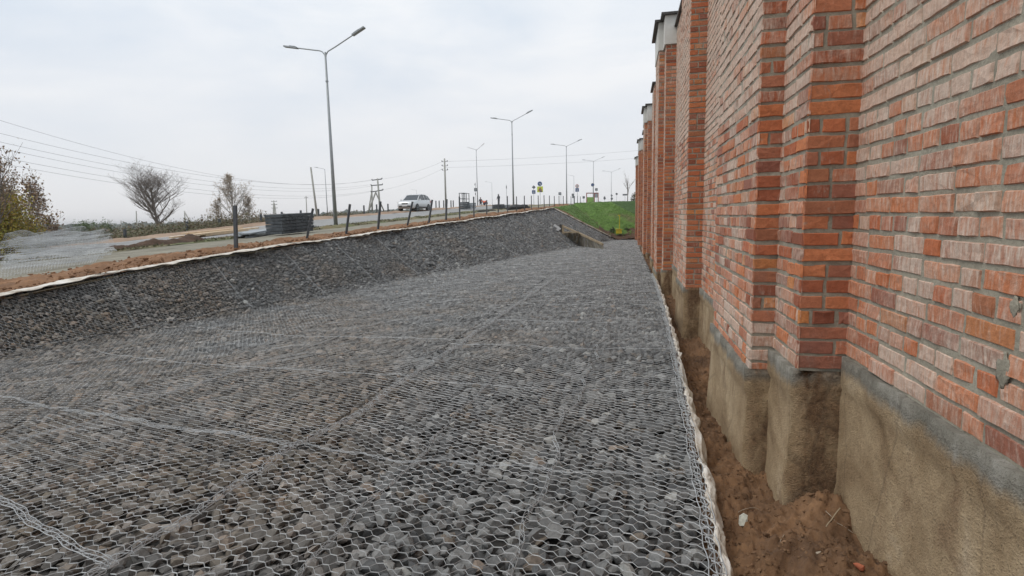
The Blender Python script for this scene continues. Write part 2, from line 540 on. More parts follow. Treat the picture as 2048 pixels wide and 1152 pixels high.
def mat_cloth():
    m, t, b = new_mat('white_geotextile')
    pos = posvec(t)
    n = noise(t, 5, 5, .6, pos)
    c = ramp(t, n, [(.28, (.34, .28, .21)), (.5, (.64, .60, .53)), (.7, (.78, .76, .72))])
    t.links.new(c, b.inputs['Base Color'])
    b.inputs['Roughness'].default_value = .9
    bump(t, b, noise(t, 40, 4, .6, pos), .5, .01)
    return m
M['cloth'] = mat_cloth()
M['bark'] = simple('grey_brown_bark', (.17, .145, .125), .9, var=.3, scale=7)
M['birch'] = simple('pale_birch_bark', (.35, .33, .30), .85, var=.3, scale=4)
M['leaf_olive'] = mat_leaf('olive_yellow_leaves', [(.16, .17, .03), (.30, .27, .04), (.46, .34, .05), (.24, .24, .05), (.42, .22, .06)])
M['leaf_brown'] = mat_leaf('withered_leaves', [(.16, .10, .08), (.30, .20, .13), (.20, .15, .09), (.36, .26, .15)])
M['leaf_green'] = mat_leaf('green_leaves', [(.05, .09, .03), (.09, .14, .045), (.12, .17, .06)])
M['leaf_pale'] = mat_leaf('pale_birch_leaves', [(.34, .25, .16), (.46, .38, .28), (.28, .21, .14), (.52, .46, .38)])
M['weeds'] = mat_leaf('rough_weeds', [(.06, .075, .03), (.10, .11, .04), (.13, .11, .06), (.16, .12, .07)])
M['weedsbrown'] = mat_leaf('brown_weeds', [(.13, .10, .06), (.20, .14, .08), (.10, .10, .04), (.17, .12, .08)])
M['woods'] = mat_leaf('distant_trees', [(.045, .065, .05), (.06, .08, .06), (.075, .085, .06)])

# ============================================================ SETTING
def make_ground():
    ps = np.unique(np.concatenate([np.linspace(-900, -60, 10), np.linspace(-60, -7, 20), np.arange(-7, 12.6, .4), [P1B - .05, P1B, 14.4, 17, 18.6, 24.6, 26, 29, 31], np.arange(33, 62, 2.5), np.linspace(64, 300, 16), np.linspace(340, 2600, 14)]))
    qs = np.unique(np.concatenate([np.linspace(-60, 0, 12), np.arange(0, 42, 2), np.arange(42, 66, .4), np.arange(66, 130, 3), np.linspace(135, 500, 20), np.linspace(550, 3500, 12)]))
    Pm, Qm = np.meshgrid(ps, qs, indexing='ij')
    X, Y = xy(Pm, Qm)
    Z = terrain(X, Y)
    Z = np.where((Pm < P1B) & (Y < YF - 1) & (Qm < qend(Pm) - .8), Z - .55, Z - .03)
    o = sheet('ground', np.stack([X, Y, Z], -1), M['field'], flip=True)
    tag(o, kind='structure')
    return o
make_ground()

def strip(name, p0, p1, q0, q1, mat, dz, kind='structure', dq=1.0, dp=.25, bumpy=0, jag=0, **kw):
    p0, p1 = PS(p0), PS(p1)
    ps = np.linspace(p0, p1, max(2, int(round((p1 - p0) / dp)) + 1))
    qs = np.linspace(q0, q1, max(2, int(round((q1 - q0) / dq)) + 1))
    Pm, Qm = np.meshgrid(ps, qs, indexing='ij')
    if jag:
        t = (Pm - p0) / (p1 - p0)
        Pm = Pm + jag * (1 - t) * sn(Qm, Qm * .3, 1.7, 1) + jag * t * sn(Qm, Qm * .7, 1.3, 2)
    X, Y = xy(Pm, Qm)
    Z = terrain(*xy(np.maximum(Pm, P1B + .01), Qm)) + dz
    if bumpy:
        t = (Pm - p0) / (p1 - p0)
        e = np.clip(np.minimum(t, 1 - t) * 5, 0, 1)
        b = np.abs(sn(Pm, Qm, 2.1, .3)) * .5 + np.abs(sn(Pm, Qm, 5.3, 1.3)) * .3 + RNG.random(Pm.shape) * .25
        b += .9 * np.maximum(0, sn(Pm * .2, Qm, .55, 4.0) - .35)
        Z = Z + bumpy * b * e
    o = sheet(name, np.stack([X, Y, Z], -1), mat, flip=True)
    tag(o, kind=kind, **kw)
    return o
strip('path', 13.5, 17.2, -6, 150, M['path'], .008, jag=.12)
strip('grass_verge', 16.9, 18.7, -6, 150, M['grass'], .012, dq=.4, dp=.15, bumpy=.10, jag=.15)
strip('road', 18.6, 24.7, -6, 190, M['asphalt'], .016)
strip('roadside_soil', 24.6, 29.4, -6, 150, M['verge2'], .02, dq=.5, dp=.3, bumpy=.16, jag=.2)
strip('soil_verge', 12.50, 13.75, -4, 50, M['verge'], .012, dq=.09, dp=.07, bumpy=.15, jag=.07)
for pc, nm in ((18.85, 'near'), (24.4, 'far')):
    o = strip('road_edge_line', pc - .07, pc + .07, -6, 185, M['paint'], .022)

# embankment of grass closing the channel
def make_embankment():
    def region(x0, x1, y0, y1, s, f, name, mat, dz):
        xs = np.arange(x0, x1 + s, s); ys = np.arange(y0, y1 + s, s)
        X, Y = np.meshgrid(xs, ys, indexing='ij')
        Z = terrain(X, Y) + dz + .035 * sn(X, Y, 2.7, 1) + .05 * RNG.random(X.shape) * (RNG.random(X.shape) > .6)
        keep = f(X, Y)
        F = grid_faces(*X.shape)
        kf = keep.ravel()[F].all(1)
        o = np_mesh(name, np.stack([X, Y, Z], -1).reshape(-1, 3), F[kf], mat, None, True)
        tag(o, kind='structure')
        return o
    def main(X, Y):
        p, q = pq(X, Y)
        return (p < P1B + .3) & (q > qend(p) - .1) & (Y > 40) & ~((p < 5.2) & (Y < YF - .1)) & (Y < 53.7)
    region(-10, 3.5, 40, 55, .2, main, 'grass_embankment', M['bank'], .035)
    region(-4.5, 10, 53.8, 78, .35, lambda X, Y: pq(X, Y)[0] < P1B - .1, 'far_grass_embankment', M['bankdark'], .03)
make_embankment()
# trampled soil along the toe and the end of the gravel
def make_toe():
    xs = np.arange(-2.2, 1.4, .08); ys = np.arange(YF - .4, YF + 2.0, .08)
    X, Y = np.meshgrid(xs, ys, indexing='ij')
    e = np.clip((YF + 1.5 + .4 * np.sin(X * 2.7) - Y) / .8, 0, 1)
    Z = terrain(X, Y) - .02 + e * (.09 + .07 * RNG.random(X.shape) + .05 * sn(X, Y, 3, 2))
    tag(sheet('toe_soil', np.stack([X, Y, Z], -1), M['darksoil'], flip=True), kind='structure')
    s = np.linspace(0, 1, 90); wv = np.linspace(0, 1, 12)
    S, Wv = np.meshgrid(s, wv, indexing='ij')
    p = P1B - .1 - S * 3.8; q = qend(p) + .1 + Wv * 1.3 * (.7 + .3 * np.sin(S * 9))
    X, Y = xy(p, q)
    Z = terrain(X, Y) + .045 + .06 * RNG.random(X.shape)
    tag(sheet('bank_side_soil', np.stack([X, Y, Z], -1), M['clod'], flip=False), kind='structure')
make_toe()

def verge_clods():
    n = 9000
    pp = RNG.uniform(12.42, 13.8, n); q = 3 + 38 * RNG.random(n) ** 1.3
    sc = sca(pp); X, Y = xy(pp * sc, q)
    Z = terrain(X, Y) + .10 * RNG.random(n)
    R = .012 + .05 * RNG.random(n) ** 3
    M_ = M['verge']
    return X, Y, Z, R
# ------------------------------------------------------------ gravel: bed + stones
def in_gravel(x, y, m=0.0):
    p, q = pq(x, y)
    return (p < P1B - m) & (x < xedge(y) - m) & (y < YF) & (q < qend(p))
def make_bed():
    ts = np.linspace(0, 1, 60)
    ys = np.concatenate([np.arange(-1.5, 30, .5), np.arange(30, 47, 1)])
    Tm, Ym = np.meshgrid(ts, ys, indexing='ij')
    xr = xedge(Ym) - .03
    xl = (Ym * ST - P1B) / CT
    X = xr + (xl - xr) * Tm
    Y = Ym + 0
    p, q = pq(X, Y)
    Y = np.where(p > 5.2, np.minimum(Y, YF - (p - 5.2) * 1.0), np.minimum(Y, YF))
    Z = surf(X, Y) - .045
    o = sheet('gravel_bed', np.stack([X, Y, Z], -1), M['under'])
    tag(o, kind='structure')
    return o
make_bed()

def ico(sub):
    bm = bmesh.new()
    bmesh.ops.create_icosphere(bm, subdivisions=sub, radius=1)
    V = np.array([v.co[:] for v in bm.verts]); F = np.array([[v.index for v in f.verts] for f in bm.faces])
    bm.free()
    return V, F
def rock_templates(sub, k, cuts=9):
    V, F = ico(sub)
    out = []
    for i in range(k):
        v = V * (1 + .12 * RNG.standard_normal((len(V), 1)))
        for _ in range(cuts):
            n = RNG.standard_normal(3); n /= np.linalg.norm(n)
            c = RNG.uniform(.32, .75)
            d = v @ n - c
            v = v - np.maximum(d, 0)[:, None] * n
        v = v * RNG.uniform(.6, 1.3, 3)
        v /= np.abs(v).max()
        out.append(v)
    return np.array(out), F
def rot_mats(n, tilt=1.0):
    a = RNG.uniform(0, 2 * np.pi, n); b = RNG.uniform(0, np.pi, n) * tilt; c = RNG.uniform(0, 2 * np.pi, n)
    ca, sa, cb, sb, cc, sc = np.cos(a), np.sin(a), np.cos(b), np.sin(b), np.cos(c), np.sin(c)
    z = np.zeros(n); o = np.ones(n)
    A = np.stack([ca, -sa, z, sa, ca, z, z, z, o], 1).reshape(n, 3, 3)
    B = np.stack([o, z, z, z, cb, -sb, z, sb, cb], 1).reshape(n, 3, 3)
    C = np.stack([cc, -sc, z, sc, cc, z, z, z, o], 1).reshape(n, 3, 3)
    return A @ B @ C
def scatter_rocks(name, X, Y, Z, R, mat, sub, flat=.75, parent=None, templ=24):
    TV, TF = rock_templates(sub, templ)
    n = len(X)
    ti = RNG.integers(0, templ, n)
    V = TV[ti]                                                   # n,v,3
    V = np.einsum('nij,nvj->nvi', rot_mats(n), V)
    sc = np.stack([R * RNG.uniform(.9, 1.2, n), R * RNG.uniform(.85, 1.1, n), R * flat], 1)
    V = V * sc[:, None, :]
    V = V + np.stack([X, Y, Z], 1)[:, None, :]
    nv = V.shape[1]
    F = TF[None] + (np.arange(n) * nv)[:, None, None]
    return np_mesh(name, V.reshape(-1, 3), F.reshape(-1, 3), mat, parent)
X_, Y_, Z_, R_ = verge_clods()
tag(scatter_rocks('verge_clods', X_, Y_, Z_, R_, M['verge'], 1, .8), 'lumps of brown earth along the top edge of the bank', 'soil', kind='stuff')
def jgrid(x0, x1, y0, y1, s, j=.42):
    xs = np.arange(x0, x1, s); ys = np.arange(y0, y1, s * .9)
    X, Y = np.meshgrid(xs, ys, indexing='ij')
    X = X + (np.arange(len(ys)) % 2)[None, :] * s * .5
    X = X + RNG.uniform(-j, j, X.shape) * s; Y = Y + RNG.uniform(-j, j, X.shape) * s
    return X.ravel(), Y.ravel()
def seen(X, Y, Z, m=300):
    a, b, f = pix(X, Y, Z)
    return (f > .2) & (a > -m) & (a < 2048 + m) & (b < 1152 + m)
def floor_rocks():
    bands = [(.4, 7, .070, 2, .0), (7, 16, .067, 1, 0), (16, 28, .095, 1, 0), (28, YF + .1, .125, 1, 0)]
    i = 0
    for (y0, y1, s, sub, _) in bands:
        for layer in (0, 1):
            if layer == 1 and y0 > 16: continue
            X, Y = jgrid(-10.5, 1.0, y0, y1, s)
            Z = surf(X, Y)
            ok = in_gravel(X, Y, .03) & seen(X, Y, Z)
            X, Y, Z = X[ok], Y[ok], Z[ok]
            n = len(X)
            R = s * RNG.uniform(.40, .92, n) * np.where(RNG.random(n) > .92, 1.3, 1)
            if layer == 1:
                R *= .9; Z = Z - .034
            Z = Z - R * .35 + RNG.uniform(-.02, .012, n)
            o = scatter_rocks('rubble_stones', X, Y, Z, R, M['stone'], sub if layer == 0 else 1)
            tag(o, 'crushed grey stone filling the wire mattresses of the channel', 'gravel', kind='stuff', group='crushed stone fill')
floor_rocks()

# ------------------------------------------------------------ wire mesh
def warp(X, Y):
    return (X + .011 * sn(X, Y, 2.3, .5) + .006 * sn(X, Y, 7.1, 1.5), Y + .016 * sn(X, Y, 1.9, 2.5) + .007 * sn(X, Y, 6.3, 3.1))
def wz(X, Y):
    return surf(X, Y) + .030 + .010 * sn(X, Y, 3.1, .2) + .006 * sn(X, Y, 9.7, .9)
def edges_mesh(name, A, B, rad, mat, parent=None):
    "3-sided wires from arrays of end points"
    d = B - A
    L = np.linalg.norm(d, axis=1, keepdims=True); ok = L[:, 0] > 1e-6
    A, B, d, L = A[ok], B[ok], d[ok], L[ok]
    if np.ndim(rad): rad = rad[ok]
    d = d / L
    upv = np.tile([0, 0, 1.], (len(A), 1))
    upv[np.abs(d[:, 2]) > .9] = [1, 0, 0]
    u = np.cross(d, upv); u /= np.linalg.norm(u, axis=1, keepdims=True)
    v = np.cross(u, d)
    r = (np.asarray(rad) * np.ones(len(A)))[:, None]
    vs = []
    for E_ in (A, B):
        for k in range(3):
            a = 2 * np.pi * k / 3 + np.pi / 2
            vs.append(E_ + (u * np.cos(a) + v * np.sin(a)) * r)
    V = np.stack(vs, 1)
    n = len(A)
    base = (np.arange(n) * 6)[:, None]
    F = np.concatenate([base + np.array([[0, 1, 4, 3]]), base + np.array([[1, 2, 5, 4]]), base + np.array([[2, 0, 3, 5]])], 1).reshape(-1, 4)
    return np_mesh(name, V.reshape(-1, 3), F, mat, parent)
def hex_edges(x0, x1, y0, y1, D=.06, t=.030, s=.024):
    w_ = t + s
    ni = int((x1 - x0) / w_) + 1; nj = int((y1 - y0) / D) + 1
    I, J = np.meshgrid(np.arange(ni), np.arange(nj), indexing='ij')
    cx = x0 + I * w_; cy = y0 + (J + .5 * (I % 2)) * D
    cx = cx.ravel(); cy = cy.ravel()
    # shared vertices get the same jitter through a position hash
    E = []
    tl = (cx - t / 2, cy + D / 2); tr = (cx + t / 2, cy + D / 2); rp = (cx + t / 2 + s, cy); br = (cx + t / 2, cy - D / 2)
    E = [(tl, tr, 1), (tr, rp, 0), (br, rp, 0)]
    A = np.concatenate([np.stack(e[0], 1) for e in E]); B = np.concatenate([np.stack(e[1], 1) for e in E])
    k = np.concatenate([np.full(len(cx), e[2]) for e in E])
    return A, B, k
def hashj(P, amt):
    a = np.sin(np.round(P[:, 0], 3) * 12989.8 + np.round(P[:, 1], 3) * 78233.1) * 43758.5
    b = np.sin(np.round(P[:, 0], 3) * 39346.1 + np.round(P[:, 1], 3) * 11135.3) * 24634.6
    return P + np.stack([a - np.floor(a) - .5, b - np.floor(b) - .5], 1) * amt
def mesh_region(name, box, D, rad, inside, ang=0.0, org=(0, 0), parent=None, jit=.009, zoff=0, m=250):
    f = D / .06
    A, B, k = hex_edges(*box, D=D, t=.030 * f, s=.024 * f)
    A, B = hashj(A, jit * f), hashj(B, jit * f)
    c, s_ = math.cos(ang), math.sin(ang)
    def tr(P):
        X = org[0] + P[:, 0] * c - P[:, 1] * s_; Y = org[1] + P[:, 0] * s_ + P[:, 1] * c
        X, Y = warp(X, Y)
        return np.stack([X, Y, wz(X, Y) + zoff], 1)
    A, B = tr(A), tr(B)
    ok = inside(A[:, 0], A[:, 1]) & inside(B[:, 0], B[:, 1]) & seen(A[:, 0], A[:, 1], A[:, 2], m)
    A, B, k = A[ok], B[ok], k[ok]
    rr_ = rad * np.interp(A[:, 1], [2, 9], [1.3, .62])
    return edges_mesh(name, A, B, np.where(k == 1, rr_ * 1.4, rr_), M['wire'], parent)
def pl(x, y): return pq(x, y)[0]
# lengthwise panels of the channel floor; each is one sheet of hexagonal mesh
panels = [
    ('stone mattress under hexagonal wire mesh, the one beside the brick wall', lambda x, y: (x < xedge(y)) & (x >= -2.0) & (y < 15), (-2.2, .8, .3, 15.2), .0, (0, 0), .06, .00125),
    ('stone mattress under hexagonal wire mesh along the middle of the channel floor', lambda x, y: (x < -2.0) & (x >= -4.6) & (y < 15), (-6, 3.5, -2.5, 17), .13, (-2, 0), .06, .00125),
    ('stone mattress under hexagonal wire mesh at the foot of the near bank', lambda x, y: (x < -4.6) & (pl(x, y) < toe(x, y)) & (y < 15), (-8, 5, -5, 17), -.42, (-4.6, 0), .06, .00125),
    ('wire meshed stone mattress on the near part of the sloping bank', lambda x, y: (pl(x, y) >= toe(x, y)) & (pl(x, y) < P1B) & (y < 17), (-9.5, 5, -1, 18), .03, (-6, 0), .06, .00125),
    ('wire meshed stone mattress over the farther half of the channel floor', lambda x, y: (x < xedge(y)) & (pl(x, y) < toe(x, y)) & (y >= 15) & (y < YF), (-8, 1.2, 15, 47), 0, (0, 0), .10, .0016),
    ('wire meshed stone mattress on the farther part of the sloping bank', lambda x, y: (pl(x, y) >= toe(x, y)) & (pl(x, y) < P1B) & (y >= 17) & in_gravel(x, y), (-11, -2, 17, 47), 0, (0, 0), .10, .0016),
]
PAN = []
for (lab, ins, box, ang, org, D, r) in panels:
    root = empty('gabion_mattress', (0, 0, 0), 0, lab, 'gabion', 'gabion mattresses of the channel')
    mesh_region('hexagonal_netting', box, D, r, ins, ang, org, root)
    PAN.append(root)

def seam(parent, pts, rad=.0026, helix=.018, pitch=.085, lift=.012, wander=.012, strands=2, sp=.018):
    pts = np.array(pts, float)
    d = np.r_[0, np.cumsum(np.hypot(*np.diff(pts, axis=0).T))]
    L = d[-1]
    n = max(8, int(L / .012))
    s = np.linspace(0, L, n)
    x = np.interp(s, d, pts[:, 0]); y = np.interp(s, d, pts[:, 1])
    ph = RNG.uniform(0, 6)
    wn = wander * (np.sin(s * 5.1 + ph) + .6 * np.sin(s * 13.3 + 2 * ph))
    tx = np.gradient(x); ty = np.gradient(y); tn = np.hypot(tx, ty) + 1e-9
    nx, ny = -ty / tn, tx / tn
    x = x + nx * wn; y = y + ny * wn
    z = wz(x, y) + lift
    As, Bs, Rs = [], [], []
    def addl(X, Y, Z, r):
        P = np.stack([X, Y, Z], 1)
        As.append(P[:-1]); Bs.append(P[1:]); Rs.append(np.full(len(P) - 1, r))
    step = 4
    for k in range(strands):
        o = (k - (strands - 1) / 2) * sp + .004 * np.sin(s * 31 + k * 2)
        addl((x + nx * o)[::step], (y + ny * o)[::step], z[::step], rad)
    a = 2 * np.pi * s / pitch + ph
    hx = helix * np.cos(a) * (1 + .3 * np.sin(s * 17)); hz = helix * .5 * np.sin(a)
    addl(x + nx * hx, y + ny * hx, z + hz, rad * .75)
    a = -2 * np.pi * s / (pitch * 1.3)
    hx = helix * .8 * np.cos(a); hz = helix * .5 * np.sin(a)
    addl(x + nx * hx, y + ny * hx, z + hz, rad * .6)
    return edges_mesh('lacing_wire', np.concatenate(As), np.concatenate(Bs), np.concatenate(Rs), M['lacing'], parent)
near, mid, foot, bnk = PAN[:4]
seam(near, [(-2.06, .9), (-2.03, 1.7), (-1.98, 2.9), (-1.9, 3.6), (-1.84, 5.9), (-1.8, 9), (-1.75, 14)], strands=3, sp=.024, helix=.028, rad=.0024, lift=.02, pitch=.11)
seam(near, [(-.43, 1.0), (-.43, 2.0), (-.40, 2.84), (-.42, 3.5), (-.34, 4.4), (-.28, 6.1), (-.23, 7.4)], rad=.002, helix=.01, wander=.022)
seam(near, [(-1.26, 1.0), (-1.24, 1.8), (-1.19, 2.8), (-1.17, 3.7), (-1.11, 4.95)], rad=.0018, helix=.009, wander=.015)
for yy in (2.9, 4.4, 5.9, 7.5, 9.1, 10.9):
    seam(near, [(xedge(yy) - .02, yy + .04), (-.4, yy - .06), (-1.2, yy - .05), (-2.0, yy + .03)], strands=2, sp=.012, helix=.011 if yy < 4 else .007, rad=.0011 if yy < 4 else .0008, wander=.02)
seam(mid, [(-2.04, 1.68), (-2.5, 1.85), (-3.2, 2.1), (-4.5, 2.62)], strands=3, helix=.02, rad=.002)
seam(mid, [(-1.98, 2.92), (-2.87, 3.11), (-3.76, 3.33), (-4.6, 3.6)], strands=3, helix=.014, rad=.0012, wander=.02)
seam(mid, [(-1.9, 4.5), (-3.9, 4.9), (-4.6, 5.1)], strands=2, rad=.0008, helix=.007)
seam(mid, [(-1.85, 6.1), (-3.9, 6.5), (-4.6, 6.7)], strands=2, rad=.0008, helix=.007)
seam(mid, [(-4.15, 2.0), (-4.11, 2.82), (-3.95, 3.5), (-3.9, 4.35), (-3.75, 5.7), (-3.5, 9)], strands=2, helix=.014, rad=.0012, wander=.02)
seam(foot, [(-4.6, 3.6), (-5.2, 3.8), (-7, 4.3)], strands=2, helix=.014, rad=.0012, wander=.02)
seam(foot, [(-4.6, 5.1), (-7, 5.9)], strands=2, rad=.0008, helix=.007)
seam(foot, [(-4.6, 6.7), (-7, 7.6)], strands=2, rad=.0008, helix=.007)
seam(foot, [xy(float(toe(*xy(7.5, q))), q) for q in (3, 6, 10, 15)], rad=.0007, strands=1, helix=.02)
for q in np.arange(4.5, 17, 2.1):
    seam(bnk, [xy(float(toe(*xy(7.5, q))), q - .2), xy(P1B - .1, q + .2)], strands=2, helix=.011, rad=.0011)
for q in np.arange(17.2, 40, 3.1):
    seam(PAN[5], [xy(float(toe(*xy(7, q))), q - .2), xy(P1B - .1, q + .2)], strands=2, helix=.011, rad=.0011)
# selvedge and hanging side of the mesh along the trench
def edge_side():
    ys = np.arange(.5, 15, .04)
    xs = xedge(ys)
    pts = list(zip(xs - .005, ys))
    seam(near, pts[::5], rad=.003, helix=.022, pitch=.07, strands=3, sp=.03, wander=.006, lift=0)
    A, B = [], []
    zt = wz(xs, ys)
    for i in range(len(ys) - 2):
        for r in range(3):
            y0 = ys[i] + (.02 if r % 2 else 0)
            if i % 2: continue
            h0, h1 = -.045 * r, -.045 * (r + 1)
            a = (xs[i] + .004, y0, zt[i] + h0); b = (xs[i] + .008, y0 + .03, zt[i] + h1); c = (xs[i] + .008, y0 + .07, zt[i] + h0)
            A += [a, b]; B += [b, c]
    edges_mesh('side_netting', np.array(A), np.array(B), .0016, M['wire'], near)
edge_side()

# ------------------------------------------------------------ geotextile edges
def ribbon(name, cx, cy, cz, nx, ny, width, amp, label, mat=M['cloth'], nw=9, freq=9., fold=.03, th=.012):
    n = len(cx)
    s = np.r_[0, np.cumsum(np.hypot(np.diff(cx), np.diff(cy)))]
    wv = np.linspace(-.5, .5, nw)
    P = np.zeros((n, 2 * nw, 3))
    wid = width * (1 + .35 * np.sin(s * 2.1) * np.sin(s * .9 + 1) + .25 * np.sin(s * 5.3 + .4) + .12 * RNG.standard_normal(n) * .5)
    for k, t in enumerate(wv):
        off = wid * t + amp * np.sin(s * freq + k * .5) * .5 + amp * .5 * np.sin(s * freq * 2.3 + k)
        z = cz + fold * (np.sin(s * freq * 1.7 + k * 1.3) * .5 + np.sin(s * freq * 3.1 + k * .7) * .35 + .5 * math.cos(math.pi * t))
        for side, kk in ((0, k), (1, 2 * nw - 1 - k)):
            P[:, kk, 0] = cx + nx * off; P[:, kk, 1] = cy + ny * off; P[:, kk, 2] = z - (th if side else 0)
    P = np.concatenate([P, P[:, :1]], 1)
    o = sheet(name, P, mat)
    tag(o, label, 'geotextile')
    return o
ys = np.arange(1.2, 14.8, .025)
z0 = surf(xedge(ys), ys)
zdip = -.02 - .03 * np.sin(ys * 2.3) ** 2
def trench_cloth():
    ys = np.arange(1.2, 15.2, .012); nv = 11
    ph = np.cumsum(RNG.uniform(.1, .8, len(ys)) * (1 + .7 * np.sin(ys * 3.3 + np.sin(ys * 1.7))))    # folds of uneven pitch
    ruf = np.sin(ph * .55) * .5 + np.sin(ph * .21 + 1) * .35 + .15 * np.sin(ph * 1.3)
    low = .5 + .5 * np.sin(ys * 2.1 + 1.3 * np.sin(ys * .9)); low2 = np.clip(.15 + .8 * low + .25 * np.sin(ys * 9.1) * np.sin(ys * 4.3), .05, 1.15)
    ruf = ruf * (.3 + .9 * np.abs(np.sin(ys * 2.7 + 2 * np.sin(ys * 1.3))))
    t = np.linspace(0, 1, nv)
    P = np.zeros((len(ys), nv, 3))
    for k, tt in enumerate(t):
        env = math.sin(math.pi * min(1, tt * .9 + .1))
        P[:, k, 0] = xedge(ys) + .020 + .062 * tt ** .8 * (.5 + .6 * low2) + ruf * .018 * (.4 + env) + .006 * np.sin(ph * .9 + k)
        P[:, k, 1] = ys + .012 * np.sin(ph * .37 + k * .5)
        P[:, k, 2] = zfloor(ys) + .030 + .022 * np.maximum(ruf, -.3) * (1 - tt) - (.09 * low2 + .02) * tt ** 1.8 + .006 * np.sin(ph * .7 + 2 * k)
    Q = P[:, ::-1].copy(); Q[..., 0] -= .003; Q[..., 2] -= .002
    o = sheet('geotextile_edge', np.concatenate([P, Q, P[:, :1]], 1), M['cloth'])
    tag(o, 'crumpled white geotextile edge poking out between the gravel and the soil trench', 'geotextile')
trench_cloth()
qs = np.arange(-1.0, 41.4, .06)
px_, py_ = xy(np.full_like(qs, P1B - .05) + .05 * np.sin(qs * 1.1) + .03 * np.sin(qs * 2.9), qs)
ribbon('geotextile_edge', px_, py_, surf(*xy(np.full_like(qs, P1B - .01), qs)) + .045 + .02 * np.sin(qs * 1.3), np.full_like(qs, -CT), np.full_like(qs, ST), .20, .03,
       'long white geotextile strip running along the top of the gravel bank', freq=6, fold=.018, th=.01)
ss = np.linspace(0, 1, 120)
pe = P1B - .05 - ss * 3.9
px_, py_ = xy(pe, qend(pe) + .1)
ribbon('geotextile_edge', px_, py_, surf(px_, py_) + .09, np.full_like(ss, ST), np.full_like(ss, CT), .16, .03,
       'thin pale geotextile hem down the far end of the gravel bank by the grass', freq=3, fold=.03, th=.04)

# ------------------------------------------------------------ brick wall
X0, XP1, XP2 = 1.07, .85, .725
CH = .077                                                        # course height
ZB0 = -.72                                                       # a bed joint level shared by the whole wall
class Faces:
    def __init__(s): s.V = []; s.F = []; s.mi = []; s.pale = []; s.n = 0
    def quad(s, vs, m, pale=0):
        s.V += [tuple(v) for v in vs]; s.F.append(tuple(range(s.n, s.n + 4))); s.mi.append(m); s.pale += [pale] * 4; s.n += 4
    def brick(s, o, u, nrm, u0, u1, z0, z1, prot, pale, rough, detail):
        "one brick face standing out of the mortar plane: irregular outline, bevelled rim"
        L, Hh = u1 - u0, z1 - z0
        if detail:
            nu = max(3, int(round(L / .05)) + 1)
            top = [(u0 + L * i / (nu - 1), z1) for i in range(nu)]
            bot = [(u1 - L * i / (nu - 1), z0) for i in range(nu)]
            ring = bot[::-1] + [(u1, z0 + Hh * .5)] + top[::-1] + [(u0, z0 + Hh * .5)]
            chip = [0] * len(ring)
        else:
            ring = [(u0, z0), (u1, z0), (u1, z1), (u0, z1)]
        k = len(ring)
        r = rough
        c = (sum(a for a, b in ring) / k, sum(b for a, b in ring) / k)
        out_, inn = [], []
        tilt = random.gauss(0, .0016); tz = random.gauss(0, .001)
        for (a, b) in ring:
            ja, jb = random.gauss(0, r), random.gauss(0, r * .8)
            a += ja; b += jb
            out_.append((a, b, -.004))
            da, db = c[0] - a, c[1] - b
            ln = math.hypot(da, db)
            bv = .005 + random.random() * .003
            a2 = a + (bv if da > 0 else -bv) * min(1, abs(da) / .02); b2 = b + (bv * .8 if db > 0 else -bv * .8) * min(1, abs(db) / .01)
            inn.append((a2, b2, prot + tilt * (1 if da > 0 else -1) + tz * (1 if db > 0 else -1) + random.gauss(0, .0006)))
        ctr = (c[0], c[1], prot + .0006)
        pts = out_ + inn + [ctr]
        base = s.n
        for (a, b, d) in pts:
            s.V.append((o[0] + u[0] * a + nrm[0] * d, o[1] + u[1] * a + nrm[1] * d, b))
            s.pale.append(pale)
        s.n += len(pts)
        for i in range(k):
            j = (i + 1) % k
            s.F.append((base + i, base + j, base + k + j, base + k + i)); s.mi.append(1)
            s.F.append((base + k + i, base + k + j, base + 2 * k)); s.mi.append(1)
    def build(s, name, parent):
        me = bpy.data.meshes.new(name)
        me.from_pydata(s.V, [], s.F)
        me.materials.append(M['mortar']); me.materials.append(M['brick'])
        me.polygons.foreach_set('material_index', s.mi)
        a = me.attributes.new('pale', 'FLOAT', 'POINT')
        a.data.foreach_set('value', s.pale)
        me.update()
        o = bpy.data.objects.new(name, me)
        COL.objects.link(o); o.parent = parent
        return o
def pale_at(x, y, z, front):
    e = .0
    if front == 'face': e -= .5                                # pier cheeks facing the camera stay red
    if x > 1.0 and y < 3: e += .04
    if front == 'side' and y > 5: e += .18
    if z > .45 + .10 * (y - 3): e += .42 if front == 'side' else .2
    if 2.9 < y < 5.0 and x < .8 and z > .95: e += .25
    if 3.2 < y < 4.6 and x < .8 and -.93 < z < -.60: e += .75 if (z + y * .17) < .0 and random.random() > .35 else .1
    if z < -1.2: e -= .2
    return e
